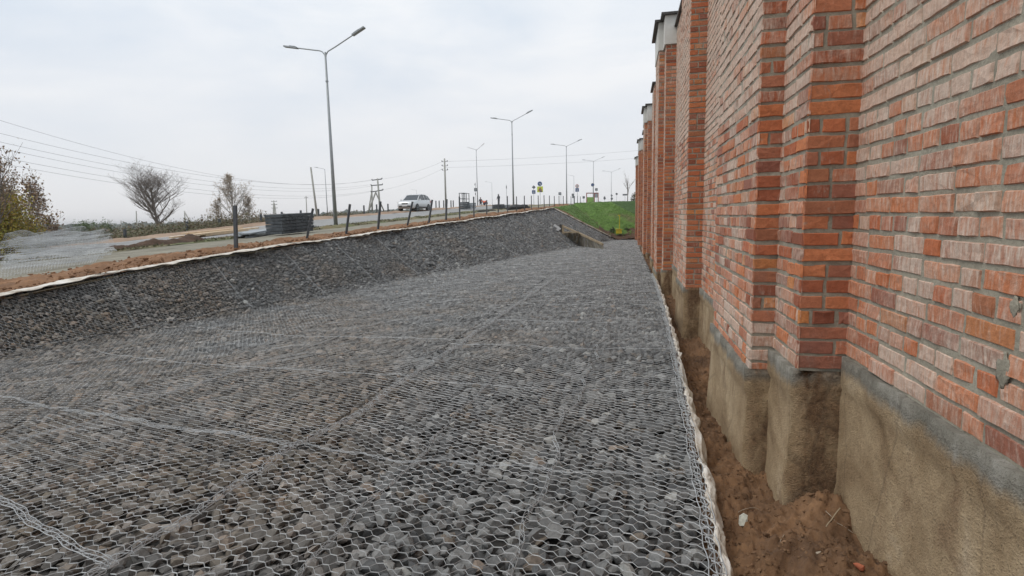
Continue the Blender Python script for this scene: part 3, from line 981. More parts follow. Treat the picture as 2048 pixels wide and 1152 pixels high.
def brick_face(fc, ox, oy, ux, uy, nx, ny, L, zb, zt, front, detail, jr=.0014):
    i0 = math.floor((zb - ZB0) / CH + .5)
    z = ZB0 + i0 * CH
    row = i0
    while z + .05 < zt:
        rr = random.Random(int(row * 131 + ox * 971 + oy * 37))
        hdr = (row % 6 == 2) or (row % 7 == 5)
        bl = .114 if hdr else .236
        jt = .009
        a = 0.0
        first = rr.choice([.236, .114, .175]) if not hdr else rr.choice([.120, .06])
        wob = rr.gauss(0, .0012)
        k = 0
        while a < L - .025:
            ln = first if k == 0 else (bl if rr.random() > .13 else .114)
            ln *= rr.uniform(.96, 1.02)
            b = min(a + ln, L)
            if L - b < .045: b = L
            if b - a > .02:
                jj = jt * rr.uniform(.7, 1.3)
                bh = .0668 * rr.uniform(.93, 1.02)
                zz = z + .006 + rr.gauss(0, .0014) + wob + .0025 * math.sin((ox + uy * (oy + a)) * 1.7 + row)
                mx_, my_ = ox + ux * (a + b) / 2, oy + uy * (a + b) / 2
                e0 = a - (.006 if a == 0 else 0); e1 = b + (.006 if b == L else -jj)
                fc.brick((ox, oy), (ux, uy), (nx, ny), e0, e1, zz, zz + bh, .0035 + abs(rr.gauss(0, .0026)) * (1 if detail else .7), pale_at(mx_, my_, z, front), jr if detail else .0012, detail)
            a = b
            k += 1
        z += CH
        row += 1
wall = empty('brick_wall', (1.3, 2, ZB0), 0, 'tall red brick wall with stepped piers and a soiled concrete footing, right of the gravel', 'wall')
def wpart(o):
    o.matrix_parent_inverse = Matrix.Translation((-1.3, -2, -ZB0))
    return o
WTOP = 4.02
def wall_piece(name, y0, y1, steps, zb, zt, label=None):
    """steps: list of (x, ya, yb) planes from the outermost back; faces built: sides along y and cheeks facing -y and +y"""
    fc = Faces()
    det = y0 < 9
    for (x, ya, yb, back, z_b) in steps:
        fc.quad([(x, ya, z_b - .05), (x, ya, zt), (x, yb, zt), (x, yb, z_b - .05)], 0)      # mortar plane along y
        d2 = det and ya < 9
        brick_face(fc, x, ya, 0, 1, -1, 0, yb - ya, z_b, zt, 'side', d2)
        if back:
            for (yy, s_) in ((ya, -1), (yb, 1)):
                fc.quad([(x, yy, z_b - .05), (back, yy, z_b - .05), (back, yy, zt), (x, yy, zt)], 0)
                if s_ < 0: brick_face(fc, x, yy, 1, 0, 0, -1, back - x, z_b, zt, 'face', d2)
    o = fc.build(name, wall)
    if label: o['label'] = label
    return wpart(o)
def rough_sheet(P, amp, seed):
    f = sn(P[..., 1] * 1.0 + P[..., 0] * 2, P[..., 2], 6.0, seed) * .5 + sn(P[..., 1] + P[..., 0], P[..., 2] * 1.2, 17.0, seed + 1) * .25 + RNG.standard_normal(P.shape[:2]) * .10
    return f * amp
def foundation(y0, y1, x, ztp, zbt, cheek=None, flare=.035, far_cheek=False, name='foundation'):
    "concrete skirt under the brickwork; slightly flared, rough"
    objs = []
    def mk(U, ztop_, axis):
        nv = max(4, int((ztop_ - zbt) / .04))
        s_ = np.linspace(0, 1, nv)
        Ug, Sg = np.meshgrid(U, s_, indexing='ij')
        Z = ztop_ + (zbt - ztop_) * Sg
        if axis == 'y':
            P = np.stack([np.full_like(Z, x - .012) - flare * Sg, Ug, Z], -1)
            P[..., 0] -= rough_sheet(P, .014, y0) * np.clip(Sg * 6, 0, 1)
        else:
            P = np.stack([Ug, np.full_like(Z, y0 - .012) - flare * Sg, Z], -1)
            P[..., 0] = P[..., 0] - flare * Sg * (Ug <= x)          # widen with depth at the corner
            P[..., 1] -= rough_sheet(P, .014, y0 + 3) * np.clip(Sg * 6, 0, 1)
        topa = np.clip(1 - (ztop_ - Z) / .19, 0, 1)
        return P, topa
    so_ = None
    P, ta = mk(np.linspace(y0 - .012, y1, max(4, int((y1 - y0) / .06))), ztp, 'y')
    if cheek:
        P2, tb = mk(np.linspace(cheek, x - .012, max(4, int((cheek - x) / .04))), ztp, 'x')
        # join: cheek runs from the wall behind out to the corner, then along the side
        P2[-1] = P[0]
        so_ = np.concatenate([np.ones(len(P2) - 1), np.zeros(len(P))])
        P = np.concatenate([P2[:-1], P], 0); ta = np.concatenate([tb[:-1], ta], 0)
    # flat top ledge under the bricks
    top = P[:, :1].copy(); top[..., 0] += .06; top[..., 2] -= .002
    P = np.concatenate([top, P], 1); ta = np.concatenate([ta[:, :1], ta], 1)
    if so_ is None: so_ = np.zeros(len(P))
    P[..., 0] -= .016 * (ta > .3) * (1 + .5 * np.sin(P[..., 1] * 23)) * (so_[:, None] == 0)
    o = sheet(name, P, M['found'], wall, attrs={'top': ta.ravel(), 'soil': np.repeat(so_, P.shape[1])})
    return wpart(o)
def zbrick(y):
    return float(np.interp(y, [2.69, 2.7, 5.0, 5.01, 8, 9.3, 9.31, 12.9, 18, 23, 33, 50], [-.72, -.79, -.93, -1.07, -1.07, -1.07, -1.15, -1.30, -1.46, -1.6, -1.85, -2.2]))
def ztrench(y):
    return np.interp(y, [0, 1.5, 2.3, 3.0, 5, 8, 13, 18, 25, 30, 47], [-1.40, -1.45, -1.5, -1.55, -1.72, -1.85, -1.95, -1.88, -1.86, -1.9, -2.15])
YEND = 49.5
# plan: capped stepped piers every 10.2 m, single-step pilasters half way
segs = []
for k in range(5):
    ya = 2.93 + 10.2 * k
    segs.append(('cap', ya))
    if ya + 5.3 < YEND: segs.append(('mid', ya + 5.3))
prev = -3.0
pier_label = {0: 'nearest stepped brick pier, bright orange red on the side facing the camera'}
def cap_block(y0, x1, x2, zb):
    mb = MB()
    mb.box(((XP1 + X0) / 2 - .01, y0 + 1.15, zb + .30), (X0 - XP1 + .06, 2.36, .60))
    mb.box(((XP2 + XP1) / 2 - .01, y0 + 1.15, zb + .30), (XP1 - XP2 + .03, 1.46, .604))
    o = wpart(mb.build('plastered_pier_head', M['white'], wall))
    mb = MB()
    mb.box(((XP1 + X0) / 2 - .03, y0 + 1.15, zb + .625), (X0 - XP1 + .18, 2.5, .05))
    mb.box(((XP2 + XP1) / 2 - .05, y0 + 1.15, zb + .622), (XP1 - XP2 + .12, 1.6, .05))
    c = mb.build('pier_cap', M['capm'], wall); wpart(c)
bays = []
for (kind, ya) in segs:
    bays.append((prev, ya))
    if kind == 'cap':
        zb = zbrick(ya + .01) if ya > 3 else -.797
        zb2 = zb - CH * 1 if ya > 3 else -.92
        o = wall_piece('pier', ya, ya + 2.3, [(XP1, ya, ya + 2.3, X0, zb), (XP2, ya + .45, ya + 1.85, XP1, zb2)], zb, 3.68, pier_label.get(int(ya // 10)) if ya < 3 else None)
        cap_block(ya, XP1, XP2, 3.68)
        foundation(ya, ya + 2.3, XP1, zb, float(ztrench(ya)) - .35, cheek=X0)
        foundation(ya + .45, ya + 1.85, XP2, zb2, float(ztrench(ya)) - .4, cheek=XP1)
        prev = ya + 2.3
    else:
        zb = zbrick(ya + .01)
        wall_piece('pilaster', ya, ya + 1.3, [(XP1, ya, ya + 1.3, X0, zb)], zb, WTOP)
        foundation(ya, ya + 1.3, XP1, zb, float(ztrench(ya)) - .35, cheek=X0)
        mb = MB(); mb.box((XP1 + .10, ya + .65, WTOP + .03), (.34, 1.42, .05))
        wpart(mb.build('coping', M['capm'], wall))
        prev = ya + 1.3
bays.append((prev, YEND))
for (ya, yb) in bays:
    if yb - ya < .3: continue
    zb = zbrick(max(ya + .02, 1)) if ya > 0 else -.72
    wall_piece('wall_panel', ya, yb, [(X0, ya, yb, None, zb)], zb, WTOP)
    foundation(max(ya, -1.0), yb, X0, zb, float(ztrench((max(ya, 0) + yb) / 2)) - .4)
mb = MB()
mb.box((X0 + .22, (YEND - 3) / 2, WTOP + .02), (.56, YEND + 3, .045))
wpart(mb.build('coping', M['capm'], wall))
mb = MB()
mb.box((X0 + .24, (YEND - 3) / 2, (WTOP - 2.9) / 2), (.44, YEND + 3 - .01, WTOP + 2.9 - .01))
wpart(mb.build('wall_core', M['mortar'], wall))

# mud smears on the near brickwork
def blob(name, c, size, mat, parent=None, seed=0, sub=3):
    V, F = ico(sub)
    rs = np.random.default_rng(seed)
    ph = rs.uniform(0, 6, 6)
    r = 1 + .25 * np.sin(V[:, 0] * 3 + ph[0]) * np.sin(V[:, 1] * 4 + ph[1]) + .15 * np.sin(V[:, 2] * 7 + ph[2]) * np.sin(V[:, 1] * 6 + ph[3]) + .05 * rs.standard_normal(len(V))
    V = V * r[:, None] * np.array(size) + np.array(c)
    return np_mesh(name, V, F, mat, parent, True)
c = atp(2010, 742, -1) * 0
r_ = ray(2008, 742); c = r_ * ((X0 - .006) / r_[0])
wpart(blob('mortar_smear', c, (.004, .030, .045), M['mortar'], wall, 3))
r_ = ray(2030, 612); c = r_ * ((X0 - .006) / r_[0])
wpart(blob('mortar_smear', c, (.004, .022, .026), M['mortar'], wall, 5))

# ------------------------------------------------------------ soil trench between gravel and wall
def make_trench():
    ys = np.concatenate([np.arange(.6, 6, .022), np.arange(6, 16, .05), np.arange(16, 47, .25)])
    ts = np.linspace(0, 1, 70)
    Yg, Tg = np.meshgrid(ys, ts, indexing='ij')
    xa = xedge(Yg) - .05; xb = 1.28
    X = xa + (xb - xa) * Tg
    zt = ztrench(Yg)
    zedge = zfloor(Yg) - .10
    prof = zt + (zedge - zt) * np.exp(-((X - xedge(Yg)) / .17) ** 2 * 1.2)
    prof += .10 * np.exp(-((1.15 - X) / .16) ** 2) * (Yg > 3.2)
    prof += .13 * np.exp(-((X - .78) / .22) ** 2 - ((Yg - 2.25) / .28) ** 2)     # heap in front of the nearest pier
    prof += .05 * np.exp(-((X - .62) / .2) ** 2 - ((Yg - 3.9) / .5) ** 2)
    prof += .13 * np.exp(-((X - .98) / .13) ** 2 - ((Yg - 2.80) / .16) ** 2)    # earth banked into the corner of the pier
    n = .018 * sn(X, Yg, 7, .3) + .016 * np.abs(sn(X, Yg, 19, 1.2)) + .010 * sn(X, Yg, 47, 2.2) + RNG.standard_normal(X.shape) * .006
    Z = np.where(Yg < 30, prof + n * 1.5, prof + n)
    sheetP = np.stack([X, Yg, Z], -1)
    tag(sheet('trench_soil', sheetP, M['soil']), kind='structure')
    return ys, ts, Z
TY, TT, TZ = make_trench()
def ztr(x, y):
    i = int(np.argmin(np.abs(TY - y))); xa = xedge(y) - .05
    t = (x - xa) / (1.28 - xa)
    return float(np.interp(t, TT, TZ[i]))
def clods():
    n = 11000
    Y = .9 + 13 * RNG.random(n) ** 1.9
    X = xedge(Y) + .03 + (1.12 - xedge(Y)) * RNG.random(n)
    Z = np.array([ztr(a, b) for a, b in zip(X, Y)])
    R = .003 + .012 * RNG.random(n) ** 3 + (RNG.random(n) > .985) * .018 * RNG.random(n)
    o = scatter_rocks('soil_clods', X, Y, Z, R, M['clod'], 1, .8)
    tag(o, 'loose brown soil clods lying in the trench below the brick wall', 'soil', kind='stuff')
clods()
def one_rock(name, x, y, r, mat, label, cat, flat=.7):
    o = scatter_rocks(name, np.array([x]), np.array([y]), np.array([ztr(x, y) + r * .3]), np.array([r]), mat, 2, flat)
    tag(o, label, cat)
    return o
def trp(px, py):
    "trench point seen at a photo pixel"
    r = ray(px, py); t = 1.0
    for _ in range(60):
        z = ztr(float(np.clip(r[0] * t, .4, 1.25)), float(np.clip(r[1] * t, .7, 15)))
        t = .6 * t + .4 * z / r[2]
    return r * t
M['redbit'] = simple('brick_fragment', (.40, .12, .06), .9, var=.3, scale=20)
M['palestone'] = simple('pale_pebble', (.42, .36, .28), .9, var=.2, scale=20)
for (px_, py_, r, m_, lab, cat) in ((1722, 1138, .028, 'redbit', 'broken red brick piece in the soil at the bottom edge', 'brick piece'),
                                   (1636, 1112, .022, 'palestone', 'pale lump of stone in the soil left of the broken brick piece', 'stone'),
                                   (1520, 1045, .018, 'clod', 'rounded brown stone right of the white wrapper', 'stone'),
                                   (1532, 1078, .016, 'clod', 'small round brown stone below and right of the white wrapper', 'stone')):
    c = trp(px_, py_)
    o = one_rock('brick_fragment' if 'brick' in cat else 'loose_stone', c[0], c[1], r, M[m_], lab, cat)
c = trp(1486, 1052)
mb = MB()
P = [(-.022, -.004, 0), (.0, -.012, .006), (.02, 0, .012), (.022, .01, .05), (.004, .014, .058), (-.018, .006, .046)]
mb.add([Vector(p) + Vector((0, -.0015, 0)) for p in P] + [Vector(p) + Vector((0, .0015, 0)) for p in P],
       [(0, 1, 5), (1, 2, 3), (1, 3, 4), (1, 4, 5), (6, 11, 7), (7, 9, 8), (7, 10, 9), (7, 11, 10)] + [(i, 6 + i, 6 + (i + 1) % 6, (i + 1) % 6) for i in range(6)])
o = mb.build('litter_wrapper', simple('white_wrapper', (.62, .64, .56), .4, var=.3, scale=40))
o.location = (c[0], c[1], c[2] + .002)
tag(o, 'small crumpled white wrapper lying on the brown soil', 'litter')
def twig(pts, r, mat, label, name='dry_stalk'):
    mb = MB()
    P = []
    for (a, b, h) in pts:
        c = trp(a, b); P.append((c[0], c[1], c[2] + h))
    Q = []
    for i in range(len(P) - 1):
        for k in range(5):
            t = k / 5; Q.append(Vector(P[i]).lerp(Vector(P[i + 1]), t) + Vector((0, 0, .004 * math.sin(t * 3.14))))
    Q.append(Vector(P[-1]))
    mb.tube(Q, r, 5)
    tag(mb.build(name, mat), label, 'stalk')
twig([(1644, 1000, .01), (1652, 1028, .012), (1672, 1048, .008), (1705, 1068, .006)], .0016, M['palestone'], 'thin pale curved stalk on the soil at the wall foot')
twig([(1680, 1024, .02), (1662, 1044, .008), (1652, 1056, .006)], .0028, M['wood'], 'short brown stick crossing the pale curved stalk')
twig([(1476, 1026, .004), (1500, 1018, .006), (1518, 1020, .004)], .0015, M['palestone'], 'thin straight straw above the white wrapper')
twig([(1558, 1096, .004), (1562, 1082, .008), (1575, 1066, .006)], .0012, M['palestone'], 'thin upright straw between the wrapper and the brick piece')

# ============================================================ OBJECTS ON THE ROADSIDE
def gz(x, y, dz=0): return T(x, y) + dz
# ------------------------------------------------------------ near fence posts along the top of the bank
post_rows = [(470.5, 411, 497, 470, .11), (607, 420, 482, 626, .10), (688.5, 413, 473, 700, .10), (753.5, 408, 465, 761, .10),
    (810, 407, 456, 825, .10), (854.5, 404, 451, 864.5, .10), (891, 404, 447.5, 893.6, .10), (919.6, 397, 442, 918.8, .10),
    (948, 397, 438, 947.4, .10), (973.4, 402, 433, 973.4, .09), (996, 392.5, 432, 997, .09), (1015.4, 394.6, 428, 1014.8, .09),
    (1033.5, 394.6, 424.8, 1033, .09), (1048.7, 394, 423.7, 1048.7, .09), (1063, 393.5, 421.7, 1062.7, .09), (1077, 393.5, 420, 1076.3, .09),
    (1088.7, 393, 418.5, 1088, .09), (1099, 393, 416.5, 1098.8, .09), (1109, 393, 414.4, 1108.5, .09), (1118.2, 392.5, 413, 1118, .09),
    (1126.8, 392, 411, 1126.5, .09), (1142, 391.5, 408, 1142, .09), (1149, 391, 407, 1149, .09), (1155.2, 390, 406, 1155, .09), (1160.8, 389, 403, 1160.6, .09)]
post_lab = {0: 'dark grey steel post, tallest and nearest, left of the grey bundle stack',
            1: 'dark steel post leaning right in front of the grey bundle stack',
            2: 'dark steel post leaning right, first one right of the big street lamp',
            3: 'dark steel post in front of the double framed power pole',
            4: 'strongly leaning dark post in front of the nose of the silver car',
            5: 'leaning dark post in front of the rear wheel of the silver car',
            6: 'dark steel post in line with the tall single power pole',
            7: 'dark steel post standing left of the railed stack of grey bundles',
            8: 'dark steel post in front of the railed stack of grey bundles',
            9: 'short dark post below the crouching workers',
            10: 'thick dark post in front of the low grey bundle stack',
            11: 'dark post at the right end of the low grey bundle stack',
            12: 'slim dark post, first one right of the second tall street lamp',
            13: 'slim dark post, second one right of the second tall street lamp',
            14: 'slim dark post just left of the grey diamond sign pair',
            15: 'slim dark post between the diamond sign pair and the lime yellow sign',
            16: 'slim dark post, first one right of the lime yellow sign',
            17: 'slim dark post, second one right of the lime yellow sign',
            18: 'slim dark post above the spot where the grass bank begins',
            19: 'slim dark post directly under the lone small grey square sign',
            20: 'slim dark post just left of the third tall street lamp',
            21: 'slim dark post, first one right of the third tall street lamp',
            22: 'slim dark post touching the small dark square and round sign pair',
            23: 'slim dark post in line with the pole of the red rimmed sign',
            24: 'last slim dark post of the row, nearest the red frame'}
pf = []
for i, (bx, ty, by, tx, wd) in enumerate(post_rows):
    b = atp(bx, by, PS(12.8))
    x, y = b[0], b[1]
    z = gz(x, y, .0)
    # real height from the photographed height at that depth
    dep = pix(x, y, z)[2]
    h = (by - ty) / 1100 * dep + .05
    top = at(tx, ty, dep)
    root = empty('fence_post', (x, y, z), 0)
    mb = MB()
    tv = Vector((top[0] - x, top[1] - y, h))
    wdt = wd * .62
    # square tube with a slight open top rim
    mb.beam((0, 0, -.25), tuple(tv), wdt, wdt)
    mb.build('shaft', M['post'], root)
    mb = MB(); tn = tv.normalized()
    mb.beam(tuple(tv), tuple(tv + tn * .012), wdt * 1.08, wdt * 1.08)
    mb.build('end_plate', M['capm'], root)
    lab = post_lab[i]
    tag(root, lab, 'post', 'posts along the top of the gravel bank')
# fence posts on the far side of the road
far_posts = [(110.5, 477, 502), (183.5, 466, 482), (252.5, 458.6, 494), (376, 443, 476), (441, 438, 466), (523.5, 429, 461), (565, 424, 452), (603, 421, 450), (638, 418, 445),
    (728.6, 411, 435), (754, 409, 432), (776.5, 408, 430), (799, 407, 428), (872, 401.5, 416), (878.5, 401.5, 416), (887.5, 401, 415.5), (902, 401, 414), (906.6, 401, 414)]
flab = ['dark post beside the thin leafy tree at the left edge', 'dark post behind the green bush left of the bare tree', 'dark post in front of the grey treeline left of the bare tree',
        'dark post below the strutted pole right of the bare tree', 'dark post just left of the pale birch', 'dark post just left of the grey bundle stack',
        'dark post behind the left end of the big grey bundle stack', 'dark post behind the right end of the big grey bundle stack', 'dark post between the slanting concrete pole and the big street lamp',
        'dark post left of the feet of the double framed power pole', 'dark post behind the double framed power pole', 'dark post right of the double framed power pole', 'dark post just left of the roof of the silver car',
        'tiny far post right of the silver car, farther from the power pole than its twin', 'tiny far post between its twin and the tall single power pole', 'tiny far post touching the foot of the tall single power pole', 'tiny far post, first one right of the tall single power pole', 'tiny far post, second one right of the tall single power pole']
for i, (bx, ty, by) in enumerate(far_posts):
    b = atp(bx, by, 31.0)
    x, y = b[0], b[1]; z = gz(x, y)
    zt = b[2] + (by - ty) / 1100 * pix(*b)[2]
    root = empty('fence_post', (x, y, z), 0)
    mb = MB(); mb.beam((0, 0, -.1), (.02, 0, max(zt - z, .7)), .12, .12); mb.build('shaft', M['post'], root)
    tag(root, flab[i], 'post', 'posts on the far side of the road')

# ------------------------------------------------------------ street lamps
def street_lamp(bx, by, ty, dep, label, arms=(-1, 1), size=1.0, p=None, head='galv', z_from=None, armlen=2.0, rz=0.0):
    b = at(bx, by, dep) if p is None else atp(bx, by, p)
    x, y = b[0], b[1]; z = gz(x, y)
    d = pix(*b)[2]
    zt = b[2] + (by - ty) / 1100 * d                              # height of the fork
    H = zt - z
    root = empty('street_lamp', (x, y, z), rz, label, 'street lamp', 'street lamps')
    r0, r1 = .11 * size, .05 * size
    mb = MB(); mb.tube([(0, 0, -.1), (0, 0, H * .4), (0, 0, H)], [r0, (r0 + r1) * .5, r1], 10); mb.build('pole', M['galv'], root, True)
    mb = MB(); mb.tube([(0, 0, 0), (0, 0, .04)], [.2 * size, .2 * size], 12); mb.build('base_flange', M['galv'], root)
    mb = MB(); mb.tube([(0, 0, H - 1.5 * size), (0, 0, H - 1.45 * size)], [r1 + .03, r1 + .03], 10); mb.build('collar', M['galv'], root)
    for s in arms:
        L = armlen * size; rise = .78 * size if s > 0 else .36 * size
        pts = []
        for k in range(9):
            t = k / 8
            if t < .4:
                a = t / .4 * math.pi / 2
                pts.append((s * .35 * size * (1 - math.cos(a)), 0, H - .35 * size + .45 * size * math.sin(a)))
            else:
                u = (t - .4) / .6
                pts.append((s * (.35 * size + (L - .35 * size) * u), 0, H + .1 * size + (rise - .1 * size) * u))
        mb = MB(); mb.tube(pts, .032 * size, 6)
        arm = mb.build('arm', M['galv'], root, True)
        e = Vector(pts[-1]); dr = (e - Vector(pts[-3])).normalized()
        mb = MB()
        a = e - dr * .15 * size; c = e + dr * .62 * size
        mb.beam(a, c, .24 * size, .07 * size); mb.beam(a + dr * .1 * size + Vector((0, 0, .05 * size)), e + dr * .3 * size + Vector((0, 0, .05 * size)), .16 * size, .05 * size)
        mb.build('lamp_head', M[head], arm)
    return root
phi = math.atan2(-math.sin(.20), 1)
street_lamp(672, 455, 120, None, 'tall grey double armed street lamp, largest and nearest, standing on the grass verge', p=18.0, armlen=1.75, rz=.0)
street_lamp(1027, 410, 247, None, 'second tall double armed street lamp, left of the blue round road sign', p=18.0, armlen=1.8)
street_lamp(1133.5, 405, 295, None, 'third double armed street lamp, standing behind the end of the post row', p=18.0, rz=0)
street_lamp(1187, 400, 324, 135, 'double armed street lamp rising behind the dark round sign and red frame', size=1.0, armlen=2.1)
street_lamp(1222.5, 402, 345, 172, 'faint double armed street lamp above the right end of the grass ridge', size=1.0, armlen=2.2)
street_lamp(955.5, 411, 302, 88, 'double armed street lamp with a bright head, beside the standing workers', head='signwhite', size=.8, armlen=1.2)  # white heads: bright reflection painted as colour, on the white-headed lamps below too
street_lamp(655, 425, 340, 112, 'single armed grey street lamp just left of the largest lamp pole', arms=(-1,), size=1.0, armlen=1.6)
street_lamp(443, 440, 374, 150, 'small single armed street lamp with a white head behind the pale birch', arms=(-1,), head='signwhite', armlen=1.6)
street_lamp(834, 405, 381, 240, 'tiny faint single armed street lamp above the silver car', arms=(-1,), armlen=1.8)
street_lamp(984.5, 405, 366, 210, 'thin single armed street lamp right of the crouching workers', arms=(-1,), armlen=2.0)
street_lamp(1148, 404, 353, 190, 'thin single armed street lamp with a white head right of the third tall lamp', arms=(-1,), head='signwhite', armlen=1.7)

# ------------------------------------------------------------ power poles and cables
def insul(mb, x, y, z): mb.tube([(x, y, z), (x, y, z + .10), (x, y, z + .22)], [.03, .09, .04], 6)
def ppole(bx, by, tx, ty, dep, label, r=.13, mat='conc', parts=None, name='power_pole', cat='power pole'):
    b = at(bx, by, dep); x, y = b[0], b[1]; z = min(gz(x, y), b[2])
    t = at(tx, ty, dep)
    root = empty(name, (x, y, z), 0, label, cat)
    mb = MB(); mb.tube([(0, 0, -.2), (t[0] - x, t[1] - y, t[2] - z)], [r, r * .7], 8); mb.build('pole', M[mat], root, True)
    return root, Vector((x, y, z)), Vector((t[0] - x, t[1] - y, t[2] - z))
# double framed pole right of the big lamp
FD = 90
def fpt(px, py, dd=0): return Vector(at(px, py, FD + dd))
b0 = fpt(757, 433); gb = gz(b0.x, b0.y)
root = empty('power_pole', (b0.x, b0.y, min(gb, b0.z)), 0, 'double framed concrete power pole with slanting struts and three cross arms', 'power pole')
O = Vector(root.location)
def seg(name, a, c, r, mat='conc', par=root, org=None):
    mb = MB(); mb.tube([Vector(a) - O, Vector(c) - O], r, 8); return mb.build(name, M[mat], par, True)
mb = MB(); mb.tube([fpt(762, 440) - O, fpt(755, 357) - O], [.2, .12], 8); mb.build('pole', M['conc'], root, True)
mb = MB(); mb.tube([fpt(744.5, 424, 3) - O, fpt(743.5, 370, 3) - O], [.15, .10], 8); mb.build('pole', M['conc'], root, True)
mb = MB(); mb.tube([fpt(731, 438) - O, fpt(752, 383) - O], [.16, .12], 8); mb.build('strut', M['conc'], root, True)
mb = MB(); mb.tube([fpt(736, 430, 3) - O, fpt(744, 378, 3) - O], [.11, .09], 8); mb.build('strut', M['conc'], root, True)
mb = MB(); mb.tube([fpt(769, 424, 6) - O, fpt(751, 384, 2) - O], [.11, .09], 8); mb.build('strut', M['conc'], root, True)
for (xa, ya_, xb, yb_) in ((744, 360.5, 764, 358), (742, 371, 765, 369.5), (742, 384, 766, 380)):
    mb = MB(); a, c = fpt(xa, ya_) - O, fpt(xb, yb_) - O; mb.beam(a, c, .14, .14)
    for q_ in (a, c): insul(mb, q_.x, q_.y, q_.z)
    mb.build('cross_arm', M['post'], root)
# single tall pole
root, O2, tt = ppole(892, 418, 889, 317, 85, 'tall single power pole with small insulators, right of the silver car', .16)
mb = MB()
for k, zz in enumerate((.5, 1.15, 1.8)):
    c = tt * (1 - zz / tt.length)
    mb.beam(c + Vector((-.45, 0, 0)), c + Vector((.45, 0, 0)), .05, .05)
    insul(mb, c.x - .42, c.y, c.z); insul(mb, c.x + .42, c.y, c.z)
mb.build('cross_arm', M['post'], root)
ppole(636.5, 447, 621.5, 334.5, 46, 'bare concrete pole slanting left of the big street lamp', .10, cat='pole', name='concrete_pole')
root, O3, tt = ppole(613.5, 432, 612, 392, 130, 'small distant pole between the grey bundle stack and the slanting pole', .14)
mb = MB(); mb.beam(tt + Vector((-.5, 0, -.4)), tt + Vector((.5, 0, -.4)), .08, .08); mb.build('cross_arm', M['post'], root)
root, O4, tt = ppole(549, 432, 547.5, 401, 190, 'distant double power pole with many insulators behind the grey bundle stack', .22)
mb = MB()
for zz in (.3, 1.4, 2.6):
    mb.beam(tt + Vector((-1.0, 0, -zz)), tt + Vector((1.2, 0, -zz)), .14, .14); insul(mb, tt.x - .9, tt.y, tt.z - zz); insul(mb, tt.x + 1.1, tt.y, tt.z - zz)
mb.build('cross_arm', M['post'], root)
mb = MB(); mb.tube([(-.9, 0, -.2), (tt.x - .2, tt.y, tt.z - 1)], .16, 6); mb.tube([(1.0, 0, -.2), (tt.x + .2, tt.y, tt.z - 1)], .16, 6); mb.build('strut', M['conc'], root, True)
for (bx, by, tx, ty, dep, lab) in ((217, 482, 215.5, 443, 95, 'leftmost of two thin pale poles above the grey wire mesh heap'), (243, 481, 242, 441, 95, 'second thin pale pole, nearest the bare tree on its left'),
                                   (274, 470, 272.5, 422, 80, 'thin pale pole right behind the left branches of the bare tree'), (337, 475, 336.5, 452, 70, 'short pale stake right of the bare tree trunk')):
    ppole(bx, by, tx, ty, dep, lab, .10, cat='pole', name='thin_pole')
root, O5, tt = ppole(371, 458, 369, 422, 95, 'thin pale pole with a slanting strut between the two trees', .12)
mb = MB(); mb.tube([tuple(tt * .95), (1.5, 0, .6)], .09, 6); mb.build('strut', M['conc'], root, True)
# cables, sagging between a pole beyond the left edge of the view and the double framed pole
def cable(pts, r, label, n=60):
    mb = MB()
    P = [Vector(p) for p in pts]
    mb.tube(P, r, 4)
    o = mb.build('overhead_cable', M['cable'])
    tag(o, label, 'cable', 'overhead cables')
def span(pa, da, pb, db, mids, r, label, n=40):
    "photo points of a hanging cable; depth runs evenly from one support to the other"
    xs = [pa[0]] + [m_[0] for m_ in mids] + [pb[0]]
    ys = [pa[1]] + [m_[1] for m_ in mids] + [pb[1]]
    co = np.polyfit(xs, ys, 2 if len(xs) > 2 else 1, w=[3] + [1] * len(mids) + [3])
    A, B = at(pa[0], pa[1], da), at(pb[0], pb[1], db)
    pts = []
    for k in range(n + 1):
        t = k / n
        x, y = A[0] + (B[0] - A[0]) * t, A[1] + (B[1] - A[1]) * t
        # vertical sag fitted so that it passes through the photographed points
        pts.append((x, y, None))
    zs = []
    samples = [(pa, da)] + [(pb, db)]
    # fit sag
    L = math.hypot(B[0] - A[0], B[1] - A[1])
    best = None
    for s_ in np.linspace(0, 6, 61):
        e = 0
        for (mx_, my_) in mids:
            rr = ray(mx_, my_)
            den = (B[0] - A[0]) * rr[1] - (B[1] - A[1]) * rr[0]
            t = (A[1] * rr[0] - A[0] * rr[1]) / den
            z = A[2] + (B[2] - A[2]) * t - 4 * s_ * t * (1 - t)
            q_ = pix(A[0] + (B[0] - A[0]) * t, A[1] + (B[1] - A[1]) * t, z)
            e += (q_[1] - my_) ** 2
        if best is None or e < best[0]: best = (e, s_)
    s_ = best[1]
    cable([(x, y, A[2] + (B[2] - A[2]) * (k / n) - 4 * s_ * (k / n) * (1 - k / n)) for k, (x, y, _) in enumerate(pts)], r, label)
DL = 34
for (y0_, m1, m2, pb, lab) in ((176, (0, 238), (300, 325), (745, 359), 'uppermost cable crossing the sky on the left'),
                          (214, (0, 255), (300, 340), (763, 357), 'second cable from the top crossing the sky on the left'),
                          (236, (0, 272), (300, 352), (743, 369), 'third cable from the top crossing the sky on the left'),
                          (250, (0, 285), (300, 360), (764, 368), 'fourth cable from the top crossing the sky on the left'),
                          (272, (0, 305), (300, 372), (743, 382), 'second lowest cable crossing the sky on the left'),
                          (286, (0, 318), (300, 380), (765, 379), 'lowest cable crossing the sky on the left')):
    span((-200, y0_), DL, pb, FD, [m1, m2], .009, lab)
for (ya_, yb_, lab) in ((323, 296, 'upper faint cable running right from the tall single power pole'), (335, 312, 'lower faint cable running right from the tall single power pole')):
    span((889, ya_), 85, (1330, yb_), 100, [(1100, (ya_ + yb_) / 2 + 4)], .010, lab)
